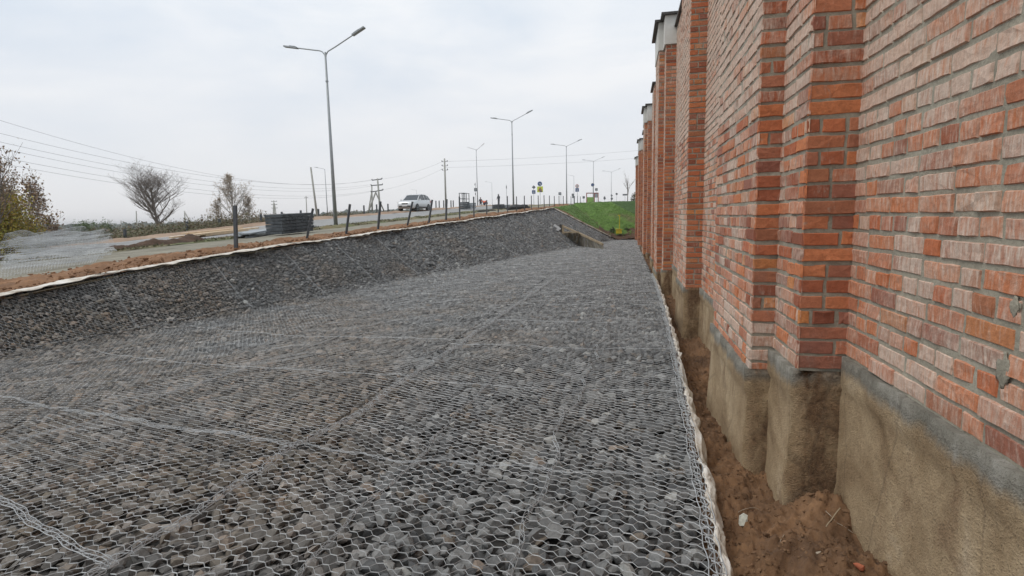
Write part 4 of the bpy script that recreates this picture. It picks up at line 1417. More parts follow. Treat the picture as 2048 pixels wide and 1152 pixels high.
for (a, b_, lab) in (((764, 358), (887, 322), 'upper cable between the double framed pole and the tall single pole'), ((765, 380), (888, 336), 'lower cable between the double framed pole and the tall single pole')):
    span(a, FD, b_, 85, [((a[0] + b_[0]) / 2, (a[1] + b_[1]) / 2 + 5)], .010, lab)

# ------------------------------------------------------------ car
def make_car(loc, rz):
    root = empty('silver_car', loc, rz, 'silver off road car driving on the asphalt road behind the leaning posts', 'car')
    paint, t_, b_ = new_mat('silver_paint')
    b_.inputs['Base Color'].default_value = (.62, .64, .65, 1); b_.inputs['Metallic'].default_value = .35; b_.inputs['Roughness'].default_value = .32
    glass, t_, b_ = new_mat('tinted_glass')
    b_.inputs['Base Color'].default_value = (.05, .06, .07, 1); b_.inputs['Roughness'].default_value = .12
    lampm, t_, b_ = new_mat('clear_lamp')
    b_.inputs['Base Color'].default_value = (.75, .75, .72, 1); b_.inputs['Roughness'].default_value = .15
    # x forward, y left; body by cross sections (x, half width, sill z, belt z)
    L = 4.5
    secs = [(2.25, .62, .42, .70), (2.18, .80, .32, .86), (1.9, .90, .27, .98), (1.4, .93, .25, 1.03), (.95, .94, .25, 1.08), (.2, .95, .25, 1.10), (-.8, .95, .25, 1.13), (-1.6, .94, .26, 1.17), (-2.05, .90, .30, 1.16), (-2.25, .78, .42, 1.05)]
    vs, fs = [], []
    for (x, wv, z0_, z1_) in secs:
        prof = [(wv * .90, z0_), (wv, z0_ + .12), (wv * 1.01, (z0_ + z1_) / 2), (wv * .97, z1_ - .06), (wv * .88, z1_)]
        ring = prof + [(-a, b) for a, b in prof[::-1]]
        vs += [(x, a, b) for a, b in ring]
    n = 10
    for i in range(len(secs) - 1):
        for j in range(n):
            fs.append((i * n + j, i * n + (j + 1) % n, (i + 1) * n + (j + 1) % n, (i + 1) * n + j))
    fs += [tuple(range(n))[::-1], tuple((len(secs) - 1) * n + j for j in range(n))]
    mb = MB(); mb.add(vs, fs)
    # greenhouse pillars and roof
    rf = [(.20, .68, 1.62), (-.3, .72, 1.70), (-1.2, .71, 1.69), (-1.75, .66, 1.60)]
    vs, fs = [], []
    for (x, wv, z) in rf:
        vs += [(x, wv, z - .05), (x, wv * .8, z), (x, -wv * .8, z), (x, -wv, z - .05)]
    for i in range(3):
        for j in range(3): fs.append((i * 4 + j, i * 4 + j + 1, (i + 1) * 4 + j + 1, (i + 1) * 4 + j))
        fs.append((i * 4 + 3, i * 4, (i + 1) * 4, (i + 1) * 4 + 3))
    fs += [(0, 1, 2, 3), (15, 14, 13, 12)]
    mb.add(vs, fs)
    for s in (-1, 1):
        mb.beam((.98, s * .80, 1.06), (.20, s * .67, 1.60), .06, .06)
        mb.beam((-.55, s * .86, 1.10), (-.55, s * .70, 1.64), .07, .05)
        mb.beam((-1.35, s * .86, 1.12), (-1.30, s * .70, 1.62), .09, .05)
        mb.beam((-2.10, s * .80, 1.12), (-1.72, s * .64, 1.56), .16, .08)
    body = mb.build('body', paint, root, True)
    mb = MB()
    mb.add([(.99, .78, 1.07), (.99, -.78, 1.07), (.22, -.64, 1.59), (.22, .64, 1.59)], [(0, 1, 2, 3)]); 
    mb.add([(.93, .74, 1.05), (.93, -.74, 1.05), (.17, -.6, 1.56), (.17, .6, 1.56)], [(0, 3, 2, 1)]); mb.build('windscreen', glass, body)
    for s in (-1, 1):
        for (a, b, c, d) in (((.85, 1.08), (.18, 1.57), (-.50, 1.62), (-.52, 1.10)), ((-.60, 1.11), (-.60, 1.62), (-1.27, 1.60), (-1.32, 1.12)), ((-1.40, 1.13), (-1.36, 1.59), (-1.68, 1.55), (-1.98, 1.14))):
            mb = MB(); f_ = lambda p_: (p_[0], s * (.86 - (p_[1] - 1.08) * .32), p_[1])
            P = [f_(a), f_(b), f_(c), f_(d)]; Q = [(u, v - s * .03, w_) for u, v, w_ in P]
            mb.add(P + Q, [(0, 1, 2, 3), (7, 6, 5, 4), (0, 4, 5, 1), (1, 5, 6, 2), (2, 6, 7, 3), (3, 7, 4, 0)]); mb.build('side_window', glass, body)
        mb = MB(); mb.beam((.85, s * .95, 1.10), (.85, s * 1.10, 1.12), .10, .14); mb.build('mirror', paint, root)
        mb = MB(); mb.beam((2.08, s * .60, .80), (2.02, s * .84, .84), .16, .15); mb.build('headlight', lampm, root)
        mb = MB(); mb.beam((-2.2, s * .70, .95), (-2.12, s * .88, .97), .12, .24); mb.build('tail_light', M['signred'], root)
        mb = MB(); mb.beam((1.15, s * .925, .36), (-1.2, s * .935, .36), .08, .16); mb.build('side_cladding', M['capm'], root)
        for xw in (1.38, -1.35):
            mb = MB(); mb.disc((xw, s * .88, .42), (0, 1, 0), .43, .06, 24); mb.build('wheel_arch', M['capm'], root)
            mb = MB(); mb.disc((xw, s * .86, .36), (0, 1, 0), .36, .22, 24)
            wl = mb.build('wheel', M['black'], root)
            mb = MB(); mb.disc((xw, s * .97, .36), (0, 1, 0), .05, .03, 10)
            for k in range(5):
                a = k * 2 * math.pi / 5; mb.beam((xw, s * .965, .36), (xw + .22 * math.cos(a), s * .965, .36 + .22 * math.sin(a)), .07, .02)
            for k in range(20):
                a, c = k * 2 * math.pi / 20, (k + 1) * 2 * math.pi / 20
                mb.beam((xw + .23 * math.cos(a), s * .965, .36 + .23 * math.sin(a)), (xw + .23 * math.cos(c), s * .965, .36 + .23 * math.sin(c)), .03, .02)
            mb.build('rim', M['galv'], wl)
    mb = MB(); mb.beam((2.235, -.32, .72), (2.235, .32, .72), .04, .13); mb.build('grille', M['capm'], root)
    mb = MB(); mb.beam((2.24, -.60, .44), (2.24, .60, .44), .08, .18); mb.build('bumper_intake', M['capm'], root)
    mb = MB(); mb.beam((2.29, -.26, .52), (2.29, .26, .52), .02, .10); mb.build('number_plate', M['signwhite'], root)
    return root
cb = at(830, 435.5, 56)
cz = max(gz(cb[0], cb[1]), -9) + .02
make_car((cb[0], cb[1], cz), math.radians(-93))

# ------------------------------------------------------------ bundles, planks and loose building material by the road
def bundle_stack(p0, p1, q0, q1, h, layers, label, mat='sheetgrey', name='bundle_stack', jit=.03, rails=False, tilt=0.0):
    x0, y0 = xy((p0 + p1) / 2, (q0 + q1) / 2)
    z = gz(x0, y0, .03)
    root = empty(name, (x0, y0, z), TH * 0, label, 'stack of bundles', 'stacks of grey bundles')
    U = Vector((ST, CT, 0)); Wv = Vector((-CT, ST, 0))
    g = (T(*xy((p0 + p1) / 2, q1)) - T(*xy((p0 + p1) / 2, q0))) / max(q1 - q0, .1)
    rr = random.Random(int(q0 * 10))
    for k in range(layers):
        hh = h / layers
        mb = MB()
        a0 = (q0 - q1) / 2 + rr.uniform(-jit, jit); a1 = (q1 - q0) / 2 + rr.uniform(-jit, jit)
        b0 = (p0 - p1) / 2 + rr.uniform(-jit, jit); b1 = (p1 - p0) / 2 + rr.uniform(-jit, jit)
        zz0 = .05 + k * hh; zz1 = zz0 + hh * .86
        nn = 6
        for i in range(nn):
            t0, t1 = i / nn, (i + 1) / nn
            P = []
            for zz in (zz0, zz1):
                for (ta, bb) in ((t0, b0), (t1, b0), (t1, b1), (t0, b1)):
                    aa = a0 + (a1 - a0) * ta
                    dz_ = g * aa + rr.uniform(-.006, .006) + tilt * bb
                    v = U * aa + Wv * bb; P.append((v.x, v.y, zz + dz_))
            mb.add(P, [(3, 2, 1, 0), (4, 5, 6, 7), (0, 1, 5, 4), (1, 2, 6, 5), (2, 3, 7, 6), (3, 0, 4, 7)])
        # loops of folded wire standing out along the sides
        for i in range(int((a1 - a0) / .08)):
            aa = a0 + (a1 - a0) * rr.random(); bb = b0 if rr.random() < .5 else b1
            v = U * aa + Wv * (bb + (.02 if bb > 0 else -.02)); v2 = v + U * rr.uniform(-.12, .12)
            mb.beam((v.x, v.y, zz0 + g * aa), (v2.x, v2.y, zz1 + g * aa), .012, .012)
        mb.build('bundle', M[mat], root)
    if rails:
        mb = MB()
        for aa in (a0 + .1, 0, a1 - .1):
            for bb in (b0, b1):
                v = U * aa + Wv * bb; mb.beam((v.x, v.y, h), (v.x, v.y, h + .95), .06, .06)
        for zz in (.35, .93):
            for bb in (b0, b1):
                v = U * a0 + Wv * bb; v2 = U * a1 + Wv * bb; mb.beam((v.x, v.y, h + zz), (v2.x, v2.y, h + zz), .05, .05)
            v = U * (a0 + .1) + Wv * b0; v2 = U * (a0 + .1) + Wv * b1; mb.beam((v.x, v.y, h + zz), (v2.x, v2.y, h + zz), .05, .05)
        mb.build('guard_rail', M['post'], root)
    return root
def pq_at(px, py):
    "ground point seen at a photo pixel, as p and q"
    r = ray(px, py); r = r / np.linalg.norm(r[:2])
    ts = np.concatenate([np.arange(6, 200, .15)])
    X, Y = r[0] * ts, r[1] * ts
    zt = terrain(X, Y); zr_ = r[2] * ts
    hit = np.where((zr_ <= zt) & (pq(X, Y)[0] > P1B))[0]
    i = hit[0] if len(hit) else len(ts) // 2
    return pq(X[i], Y[i])
print('stackA', pq_at(565, 472), pq_at(627, 462), pq_at(539, 471), 'plank', pq_at(400, 488), pq_at(505, 472), 'yl', pq_at(992, 420), pq_at(930, 420), 'heap', pq_at(290, 492), pq_at(30, 555), pq_at(200, 520), 'roll', pq_at(970, 423), 'car', pq_at(812, 436), pq_at(855, 431))
def q_on(px, p): return pq(*atp(px, 430, p)[:2])[1]
pa, qa = pq_at(566, 472)
bundle_stack(pa, pa + .8, qa, q_on(626, pa), .80, 6, 'large stack of dark grey folded mesh bundles beside the road, behind the leaning post')
def q_on(px, p): return pq(*atp(px, 430, p)[:2])[1]
pa, qa = pq_at(992, 420)
bundle_stack(pa, pa + .6, q_on(996, pa), q_on(1009, pa), .45, 4, 'low stack of dark grey bundles by the road, right of the workers', jit=.02)
bundle_stack(pa - .1, pa + .5, q_on(1010, pa), q_on(1020, pa), .36, 3, 'low pale grey stack right behind the low dark bundle stack', 'palegrey', jit=.05)
pa, qa = pq_at(928, 420)
bundle_stack(pa, pa + .5, q_on(928, pa), q_on(940, pa), .75, 4, 'dark grey bundle stack topped by a guard rail, left of the workers', rails=True, jit=.02)
bundle_stack(pa - .1, pa + .4, q_on(941, pa), q_on(951, pa), .62, 3, 'pale grey stack right beside the railed dark bundle stack', 'palegrey', jit=.05)

def plank_pile(pts, label, mat, n, wd=.16, th=.05, spread=.5, name='plank_pile', up=.05, part='plank'):
    (ax, ay), (bx, by) = pts
    pa, qa = pq_at(ax, ay); pb, qb = pq_at(bx, by)
    A, B = Vector((*xy(pa, qa), 0)), Vector((*xy(pb, qb), 0))
    A.z, B.z = gz(A.x, A.y, up), gz(B.x, B.y, up)
    root = empty(name, A, 0, label, 'timber' if 'timber' in label or 'plank' in label else 'sheets')
    rr = random.Random(int(ax))
    D = B - A; nrm = Vector((-D.y, D.x, 0)).normalized()
    for i in range(n):
        t0 = rr.uniform(0, .25); t1 = rr.uniform(.7, 1.0)
        o = nrm * rr.uniform(-spread, spread); o2 = o + nrm * rr.uniform(-.15, .15)
        mb = MB(); zz = rr.randint(0, 3) * th * 1.02 + .03
        a = D * t0 + o; b = D * t1 + o2
        mb.beam(a + Vector((0, 0, zz)), b + Vector((0, 0, zz + rr.uniform(-.01, .03))), wd * rr.uniform(.7, 1.3), th)
        mb.build(part, M[mat], root)
    return root
plank_pile(((357, 487), (506, 468)), 'pile of long fresh timber planks lying along the road left of the bundle stack', 'freshwood', 9, .2, .06, .45, up=.14)
plank_pile(((470, 479), (540, 468)), 'loose pale grey boards lying left of the large bundle stack', 'palegrey', 7, .35, .05, .5, name='board_pile', up=.02, part='board')
def soil_heap(ax, ay, bx, by, hgt, wid, label, mat, name='soil_heap', bl=1.0):
    pa, qa = pq_at(ax, ay); pb, qb = pq_at(bx, by)
    A = np.array(xy(pa, qa)); B = np.array(xy(pb, qb))
    L = np.linalg.norm(B - A); d = (B - A) / L; nn = np.array([-d[1], d[0]])
    nu, nv = int(L / .08) + 4, 26
    U, V = np.meshgrid(np.linspace(-.05, 1.05, nu), np.linspace(-1, 1, nv), indexing='ij')
    X = A[0] + d[0] * U * L + nn[0] * V * wid; Y = A[1] + d[1] * U * L + nn[1] * V * wid
    prof = np.clip(1 - V ** 2, 0, 1) * np.clip(np.minimum(U + .05, 1.05 - U) * 8 / bl, 0, 1)
    prof = prof * (.55 + .35 * sn(X, Y, 1.3, 1.2) + .2 * sn(X, Y, 3.3, .2))
    Z = terrain(X, Y) - .02 + hgt * np.maximum(prof, 0) + (prof > .03) * (.03 * RNG.random(X.shape) + .03 * sn(X, Y, 8, .4))
    o = sheet(name, np.stack([X, Y, Z], -1), mat)
    tag(o, label, 'soil')
soil_heap(225, 503, 400, 484, .34, .55, 'low dark heap of leafy soil along the road left of the planks', M['darksoil'])
soil_heap(652, 458, 697, 453, .26, .7, 'small grassy hump at the foot of the largest street lamp', M['grass'], 'grass_hump')
pb_, qb_ = pq_at(1024, 417)
x_, y_ = xy(pb_, qb_)
# dark wrapped heap near the road
V, F = ico(3)
def lump(name, px, py, size, mat, label, cat, seed, rz=0, up=.4):
    p_, q_ = pq_at(px, py); x_, y_ = xy(p_, q_)
    c = np.array([x_, y_, gz(x_, y_) + size[2] * up])
    o = blob(name, (0, 0, 0), size, mat, None, seed)
    o.location = c; o.rotation_euler = (0, 0, rz)
    tag(o, label, cat)
    return o
lump('covered_heap', 1036, 419, (1.0, .5, .30), M['black'], 'dark covered heap on the road side beyond the low bundle stack', 'heap', 4, .2)
lump('cement_bag', 1027, 418, (.35, .3, .25), M['palegrey'], 'pale bag leaning on the left of the dark covered heap', 'bag', 9, .1)
lump('rolled_cloth', 966, 424, (.6, .3, .12), M['black'], 'black rolled sheet lying on the road below the workers', 'roll', 5, .3)
lump('rolled_cloth', 980, 422, (.5, .25, .12), M['capm'], 'dark roll lying between the black roll and the low bundle stack', 'roll', 8, .1)
lump('white_scrap', 8, 572, (.32, .12, .06), M['signwhite'], 'white scrap lying on the soil at the left edge', 'litter', 6, .2)

# heap of unrolled wire netting at the left
def netting_sheet(corners, k, lab, up, amp):
    P = [np.array(xy(*pq_at(*c))) for c in corners]            # near-left, near-right, far-right, far-left
    lu = (np.linalg.norm(P[1] - P[0]) + np.linalg.norm(P[2] - P[3])) / 2; lv = (np.linalg.norm(P[3] - P[0]) + np.linalg.norm(P[2] - P[1])) / 2
    A, B, kk = hex_edges(0, lu, 0, lv, D=.10, t=.05, s=.04)
    A, B = hashj(A, .035), hashj(B, .035)
    def tr(E_):
        u = (E_[:, 0] / lu)[:, None]; v = (E_[:, 1] / lv)[:, None]
        XY = P[0] * (1 - u) * (1 - v) + P[1] * u * (1 - v) + P[2] * u * v + P[3] * (1 - u) * v
        X, Y = XY[:, 0], XY[:, 1]
        w_ = np.clip(v[:, 0] * 6, 0, 1) * np.clip((1 - v[:, 0]) * 6, 0, 1)
        Z = terrain(X, Y) + up + amp * w_ * (.6 + .4 * np.sin(v[:, 0] * 14 + k * 1.7 + u[:, 0] * 2) + .3 * np.sin(v[:, 0] * 31 + k + 3 * u[:, 0]) + .25 * sn(X, Y, 1.1, k))
        return np.stack([X, Y, Z], 1)
    A, B = tr(A), tr(B)
    o = edges_mesh('wire_mesh_sheet', A, B, .0024, M['wire'])
    tag(o, lab, 'wire mesh', 'heap of unrolled wire mesh')
netting_sheet([(0, 560), (190, 528), (232, 505), (20, 520)], 0, 'nearest sheet of unrolled grey wire mesh lying over the path at the left', .04, .17)
netting_sheet([(-10, 548), (170, 522), (236, 497), (60, 514)], 1, 'second layer of unrolled grey wire mesh in the heap at the left', .14, .32)
netting_sheet([(-20, 540), (140, 515), (226, 492), (80, 508)], 2, 'wavy middle layer of the grey wire mesh heap at the left', .26, .40)
netting_sheet([(-10, 534), (110, 510), (230, 488), (110, 502)], 3, 'uppermost wavy layer of the grey wire mesh heap at the left', .42, .34)

# ------------------------------------------------------------ road signs
def sign(bx, by, items, dep, label, poletop=None, r=.03, name='road_sign'):
    "items: (kind, px, py, size in photo px, material, extra)"
    b = at(bx, by, dep); x, y = b[0], b[1]; z = min(gz(x, y), b[2])
    root = empty(name, (x, y, z), 0, label, 'road sign', 'road signs')
    s = dep / 1100
    ty = poletop if poletop is not None else min(i[2] for i in items)
    zt = b[2] + (by - ty) * s
    mb = MB(); mb.tube([(0, 0, -.2), (0, 0, zt - z)], r, 6); mb.build('pole', M['galv'], root)
    for (kind, px, py, sz, mat, extra) in items:
        c = Vector(at(px, py, dep - .06)) - Vector((x, y, z))
        R_ = sz * s / 2
        mb = MB()
        face = (.16, -1, 0)
        if kind == 'circle': mb.disc(c, face, R_, .02, 24)
        elif kind == 'diamond': mb.disc(c, face, R_, .02, 4, start=0)
        elif kind == 'square': mb.disc(c, face, R_ * 1.414, .02, 4, start=math.pi / 4)
        elif kind == 'edge': mb.box(c, (.08, R_ * 2, R_ * 2.2))
        elif kind == 'rect': mb.box(c, (R_ * 2, .02, R_ * .7))
        plate = mb.build('sign_plate', M[mat], root)
        f2 = Vector((.16, -1, 0)).normalized()
        for (k2, dx, dy, s2, m2) in extra:
            c2 = c + Vector((dx * R_, dx * R_ * .16, dy * R_)) + f2 * .018
            mb = MB()
            if k2 == 'circle': mb.disc(c2, face, R_ * s2, .012, 20)
            elif k2 == 'tri': mb.disc(c2, face, R_ * s2, .012, 3, start=math.pi / 2)
            elif k2 == 'square': mb.disc(c2, face, R_ * s2 * 1.414, .012, 4, start=math.pi / 4)
            elif k2 == 'bar': mb.box(c2, (R_ * s2 * 2, .012, R_ * s2 * .5))
            elif k2 == 'arrow':
                u = Vector((1, .16, 0)).normalized() * R_
                mb.beam(c2 - u * .5, c2 + u * .25, .012, R_ * .26); mb.beam(c2 + u * .2 + Vector((0, 0, R_ * .12)), c2 + u * .35 - Vector((0, 0, R_ * .42)), .012, R_ * .26)
            elif k2 == 'man':
                mb.tube([c2 + Vector((0, 0, R_ * s2 * .6)), c2 + Vector((0, 0, R_ * s2 * .85))], R_ * s2 * .16, 8)
                mb.beam(c2 + Vector((0, 0, R_ * s2 * .5)), c2 - Vector((0, 0, R_ * s2 * .1)), .012, R_ * s2 * .22)
                mb.beam(c2 - Vector((0, 0, R_ * s2 * .1)), c2 + Vector((-R_ * s2 * .35, 0, -R_ * s2 * .7)), .012, R_ * s2 * .16)
                mb.beam(c2 - Vector((0, 0, R_ * s2 * .1)), c2 + Vector((R_ * s2 * .35, 0, -R_ * s2 * .7)), .012, R_ * s2 * .16)
            mb.build('symbol', M[m2], plate)
    return root
sign(1067.8, 410, [('diamond', 1067.5, 374.5, 7.8, 'signgrey', [('diamond', 0, 0, .6, 'signgrey')]), ('square', 1067.5, 384, 7, 'blue', [('tri', 0, -.05, .62, 'signwhite'), ('man', 0, -.05, .45, 'signblack')])], 78,
     'road sign pair of a grey diamond above a small blue square', 371)
sign(1080.6, 410, [('circle', 1079.6, 367.5, 9, 'blue', [('arrow', 0, 0, .5, 'signwhite')]), ('square', 1080.1, 378.7, 11.5, 'lime', [('tri', 0, -.12, .85, 'signred'), ('tri', 0, -.14, .6, 'signwhite'), ('man', 0, -.12, .42, 'signblack'), ('bar', 0, -.78, .7, 'signgrey')])], 78,
     'round blue sign with a white arrow above a lime yellow warning square', 364)
sign(1122, 408, [('square', 1119.8, 387.3, 5.6, 'signgrey', [('square', 0, 0, .5, 'palegrey')])], 92, 'lone small grey square sign left of the third tall lamp', 385)
sign(1146, 408, [('square', 1145.5, 389.5, 4.4, 'signgrey', []), ('circle', 1146.2, 394, 4.6, 'signgrey', [('circle', 0, 0, .5, 'palegrey')])], 96, 'small dark square and round sign pair at the end of the post row', 388)
sign(1154.8, 407, [('circle', 1154.3, 372.2, 7.2, 'signred', [('circle', 0, 0, .74, 'signwhite'), ('square', 0, 0, .3, 'signgrey')]), ('square', 1154.3, 379.8, 7, 'blue', [('tri', 0, -.05, .62, 'signwhite'), ('man', 0, -.05, .45, 'signblack')])], 92,
     'round red rimmed sign above a blue square, right of the third tall lamp', 369)
sign(1167.6, 405, [('square', 1167.4, 394.6, 4.6, 'signgrey', [])], 100, 'low small grey square sign left of the red frame', 393)
sign(1186, 405, [('circle', 1185.3, 369.7, 6.8, 'signgrey', [('circle', 0, 0, .8, 'blue')])], 104, 'dark round sign standing up behind the red frame', 367)
sign(1192.8, 405, [('square', 1192.8, 379, 5.2, 'signgrey', [('circle', 0, 0, .5, 'palegrey')]), ('circle', 1192.3, 388.5, 5.8, 'signgrey', [('circle', 0, 0, .6, 'palegrey')])], 112, 'grey square above a grey disc at the right post of the red frame', 377)
sign(1209.4, 405, [('circle', 1209.2, 397, 4.6, 'signgrey', []), ('circle', 1209.2, 394.6, 3.6, 'signgrey', [])], 120, 'small dark rounded sign right of the red frame', 392)
sign(1223.8, 405, [('diamond', 1223.4, 391, 4.8, 'signgrey', []), ('circle', 1223.6, 397.3, 4.6, 'signgrey', [])], 124, 'small grey diamond above a disc at the rightmost lamp pole', 389)
sign(1233.4, 406, [('circle', 1233.3, 388, 4.4, 'signgrey', [])], 128, 'lone small round sign right of the rightmost lamp pole', 386)
sign(1250, 406, [('rect', 1249.8, 389.5, 9, 'signgrey', [])], 130, 'small wide board sign near the brick wall and thin bare tree', 389)
sign(952, 412, [('edge', 950, 369, 3.0, 'signgrey', []), ('square', 951.5, 379.5, 6.5, 'signgrey', [('square', 0, 0, .6, 'palegrey')]), ('edge', 951, 388, 3.2, 'signgrey', [])], 84, 'tall edge on group of dark signs beside the bright headed lamp', 366)
sign(1013.6, 412, [('edge', 1012.8, 374.5, 4.0, 'signgrey', [])], 82, 'narrow edge on sign left of the second tall lamp', 370)

# red gate-like frame with a green panel
FR = 104
def frp(px, py): return Vector(at(px, py, FR))
b = frp(1174, 405); fz = min(b.z, gz(b.x, b.y))
root = empty('timber_frame', (b.x, b.y, fz), 0, 'red brown open frame with a green lower panel on the skyline', 'frame')
O = Vector(root.location)
mb = MB()
for px in (1173.3, 1188.8, 1196.3):
    mb.beam(Vector((frp(px, 400).x, frp(px, 400).y, fz - .3)) - O, frp(px, 386) - O, .17, .17)
mb.beam(frp(1172.5, 386.3) - O, frp(1197.2, 386.3) - O, .17, .17)
mb.build('frame', M['red'], root)
mb = MB(); a, c = frp(1174.2, 394.3), frp(1188, 394.3)
mb.beam((a.x - O.x, a.y - O.y, a.z - O.z - .55), (c.x - O.x, c.y - O.y, c.z - O.z - .55), .06, 1.1); mb.build('panel', M['green'], root)
mb = MB(); a, c = frp(1189.5, 392), frp(1195.5, 392); mb.beam(a - O, c - O, .05, .6); mb.build('notice', M['palegrey'], root)

# ------------------------------------------------------------ timber formwork lying across the foot of the bank
def on_gravel(px, py):
    r = ray(px, py); ts = np.arange(4, 70, .05); X, Y, Zr = r[0] / 1100 * ts, r[1] / 1100 * ts, r[2] / 1100 * ts
    i = np.where(Zr <= surf(X, Y))[0]
    i = i[0] if len(i) else -1
    return Vector((X[i], Y[i], surf(X[i], Y[i])))
g0 = on_gravel(1208, 499); g1 = on_gravel(1160, 492); g2 = on_gravel(1126, 468)
dpt = lambda v: float(pix(v.x, v.y, v.z)[2])
root = empty('formwork', tuple(g0), 0, 'muddy timber formwork with camouflage like stains lying across the foot of the gravel bank', 'formwork')
O = Vector(g0)
d0, d1, d2 = dpt(g0), dpt(g1), dpt(g2)
A_ = Vector(at(1206, 489, d0)); B_ = Vector(at(1158, 466.5, (d0 + d2) / 2 + .5)); C_ = Vector(at(1126, 452.5, d2))
D_ = Vector(at(1126, 464.5, d2)); E_ = Vector(at(1157, 464.5, (d0 + d2) / 2 + .4))
mb = MB(); mb.beam(A_ - O, B_ - O, .07, .12); mb.beam(B_ - O, C_ - O, .07, .10); mb.build('top_rail', M['wood'], root)
mb = MB(); mb.beam(D_ - O, E_ - O, .06, .09); mb.build('brace', M['wood'], root)
mb = MB(); mb.beam(Vector((D_.x, D_.y, D_.z - .1)) - O, Vector((C_.x, C_.y, C_.z + .08)) - O, .12, .14); mb.build('upright', M['wood'], root)
mb = MB(); c0 = Vector(at(1121.5, 457, d2 + .2)); mb.box(c0 - O, (.14, .16, .52)); mb.build('upright', M['capm'], root)
n = 17
TOP = [D_.lerp(E_, i / 8) if i < 9 else E_.lerp(A_, (i - 8) / 8) for i in range(n)]
GR = [g2.lerp(g1, i / 8) if i < 9 else g1.lerp(g0, (i - 8) / 8) for i in range(n)]
for i in range(n - 1):
    mb = MB()
    q0_, q1_, q2_, q3_ = [Vector(v) - O for v in (GR[i], GR[i + 1], TOP[i + 1], TOP[i])]
    if (q3_ - q0_).length < .05: q3_ = q3_ + Vector((0, 0, .06))
    q0_.z = min(q0_.z, float(surf(GR[i].x, GR[i].y)) - O.z) - .03; q1_.z = min(q1_.z, float(surf(GR[i + 1].x, GR[i + 1].y)) - O.z) - .03
    gap = random.uniform(.62, .95)
    q3_ = q3_.lerp(q0_, random.uniform(0, .25)); q2_ = q2_.lerp(q1_, random.uniform(0, .25))
    q1_ = q0_.lerp(q1_, gap); q2_ = q3_.lerp(q2_, gap)
    off = Vector((.02, .05, 0)); jt = Vector((0, random.uniform(-.04, .04), 0))
    P = [q0_ + jt, q1_ + jt, q2_ + jt, q3_ + jt]
    mb.add(P + [v + off for v in P], [(0, 1, 2, 3), (7, 6, 5, 4), (0, 4, 5, 1), (1, 5, 6, 2), (2, 6, 7, 3), (3, 7, 4, 0)])
    mb.build('board', M['mudwood'], root)
mb = MB(); a, c = Vector(at(1108, 449.5, d2)), Vector(at(1121, 458.5, d2)); mb.beam(a, c, .1, .12)
tag(mb.build('white_offcut', M['signwhite']), 'white pointed offcut lying at the upper end of the muddy formwork', 'offcut')
mb = MB(); a, c = Vector(at(1112.5, 459, d2)), Vector(at(1117.5, 460, d2)); mb.beam(a, c, .1, .12)
tag(mb.build('white_offcut', M['signwhite']), 'short white offcut below the pointed one at the muddy formwork', 'offcut')
for k in range(9):
    i = random.randrange(n - 1)
    a = GR[i] + Vector((random.uniform(-.1, .2), -random.uniform(.15, .35), .03)); c = TOP[i].lerp(TOP[min(i + 3, n - 1)], random.random()) + Vector((0, -.05, 0))
    if k % 3 == 0: c = a + Vector((random.uniform(-.7, .7), random.uniform(-.1, .1), .04))
    mb = MB(); mb.beam(a - O, c - O, .09, .025); mb.build('loose_plank', M['wood'], root)
# yellow marker and box with bushes in front of the grass bank
YD = 46.0
yb = at(1239, 474, YD); yx, yy = yb[0], yb[1]; yz = gz(yx, yy, .05)
root = empty('marker_post', (yx, yy, yz), 0, 'thin yellow marker post standing at the foot of the grass bank', 'marker post')
mb = MB(); mb.tube([(0, 0, 0), (0, 0, 1.5)], .028, 8); mb.build('post', M['yellow'], root)
mb = MB(); mb.box((-.04, 0, 1.52), (.16, .04, .08)); mb.build('plate', M['yellow'], root)
root = empty('utility_box', (yx - .05, yy - .35, yz), 0, 'low yellow box with sagging lid below the yellow marker post', 'box')
mb = MB(); mb.box((0, 0, .19), (.46, .3, .32), .05); mb.build('casing', M['yellow'], root)
mb = MB(); mb.box((0.02, 0, .38), (.56, .38, .05), .05, M=Matrix.Rotation(.08, 3, 'Y')); mb.build('lid', M['yellow'], root)

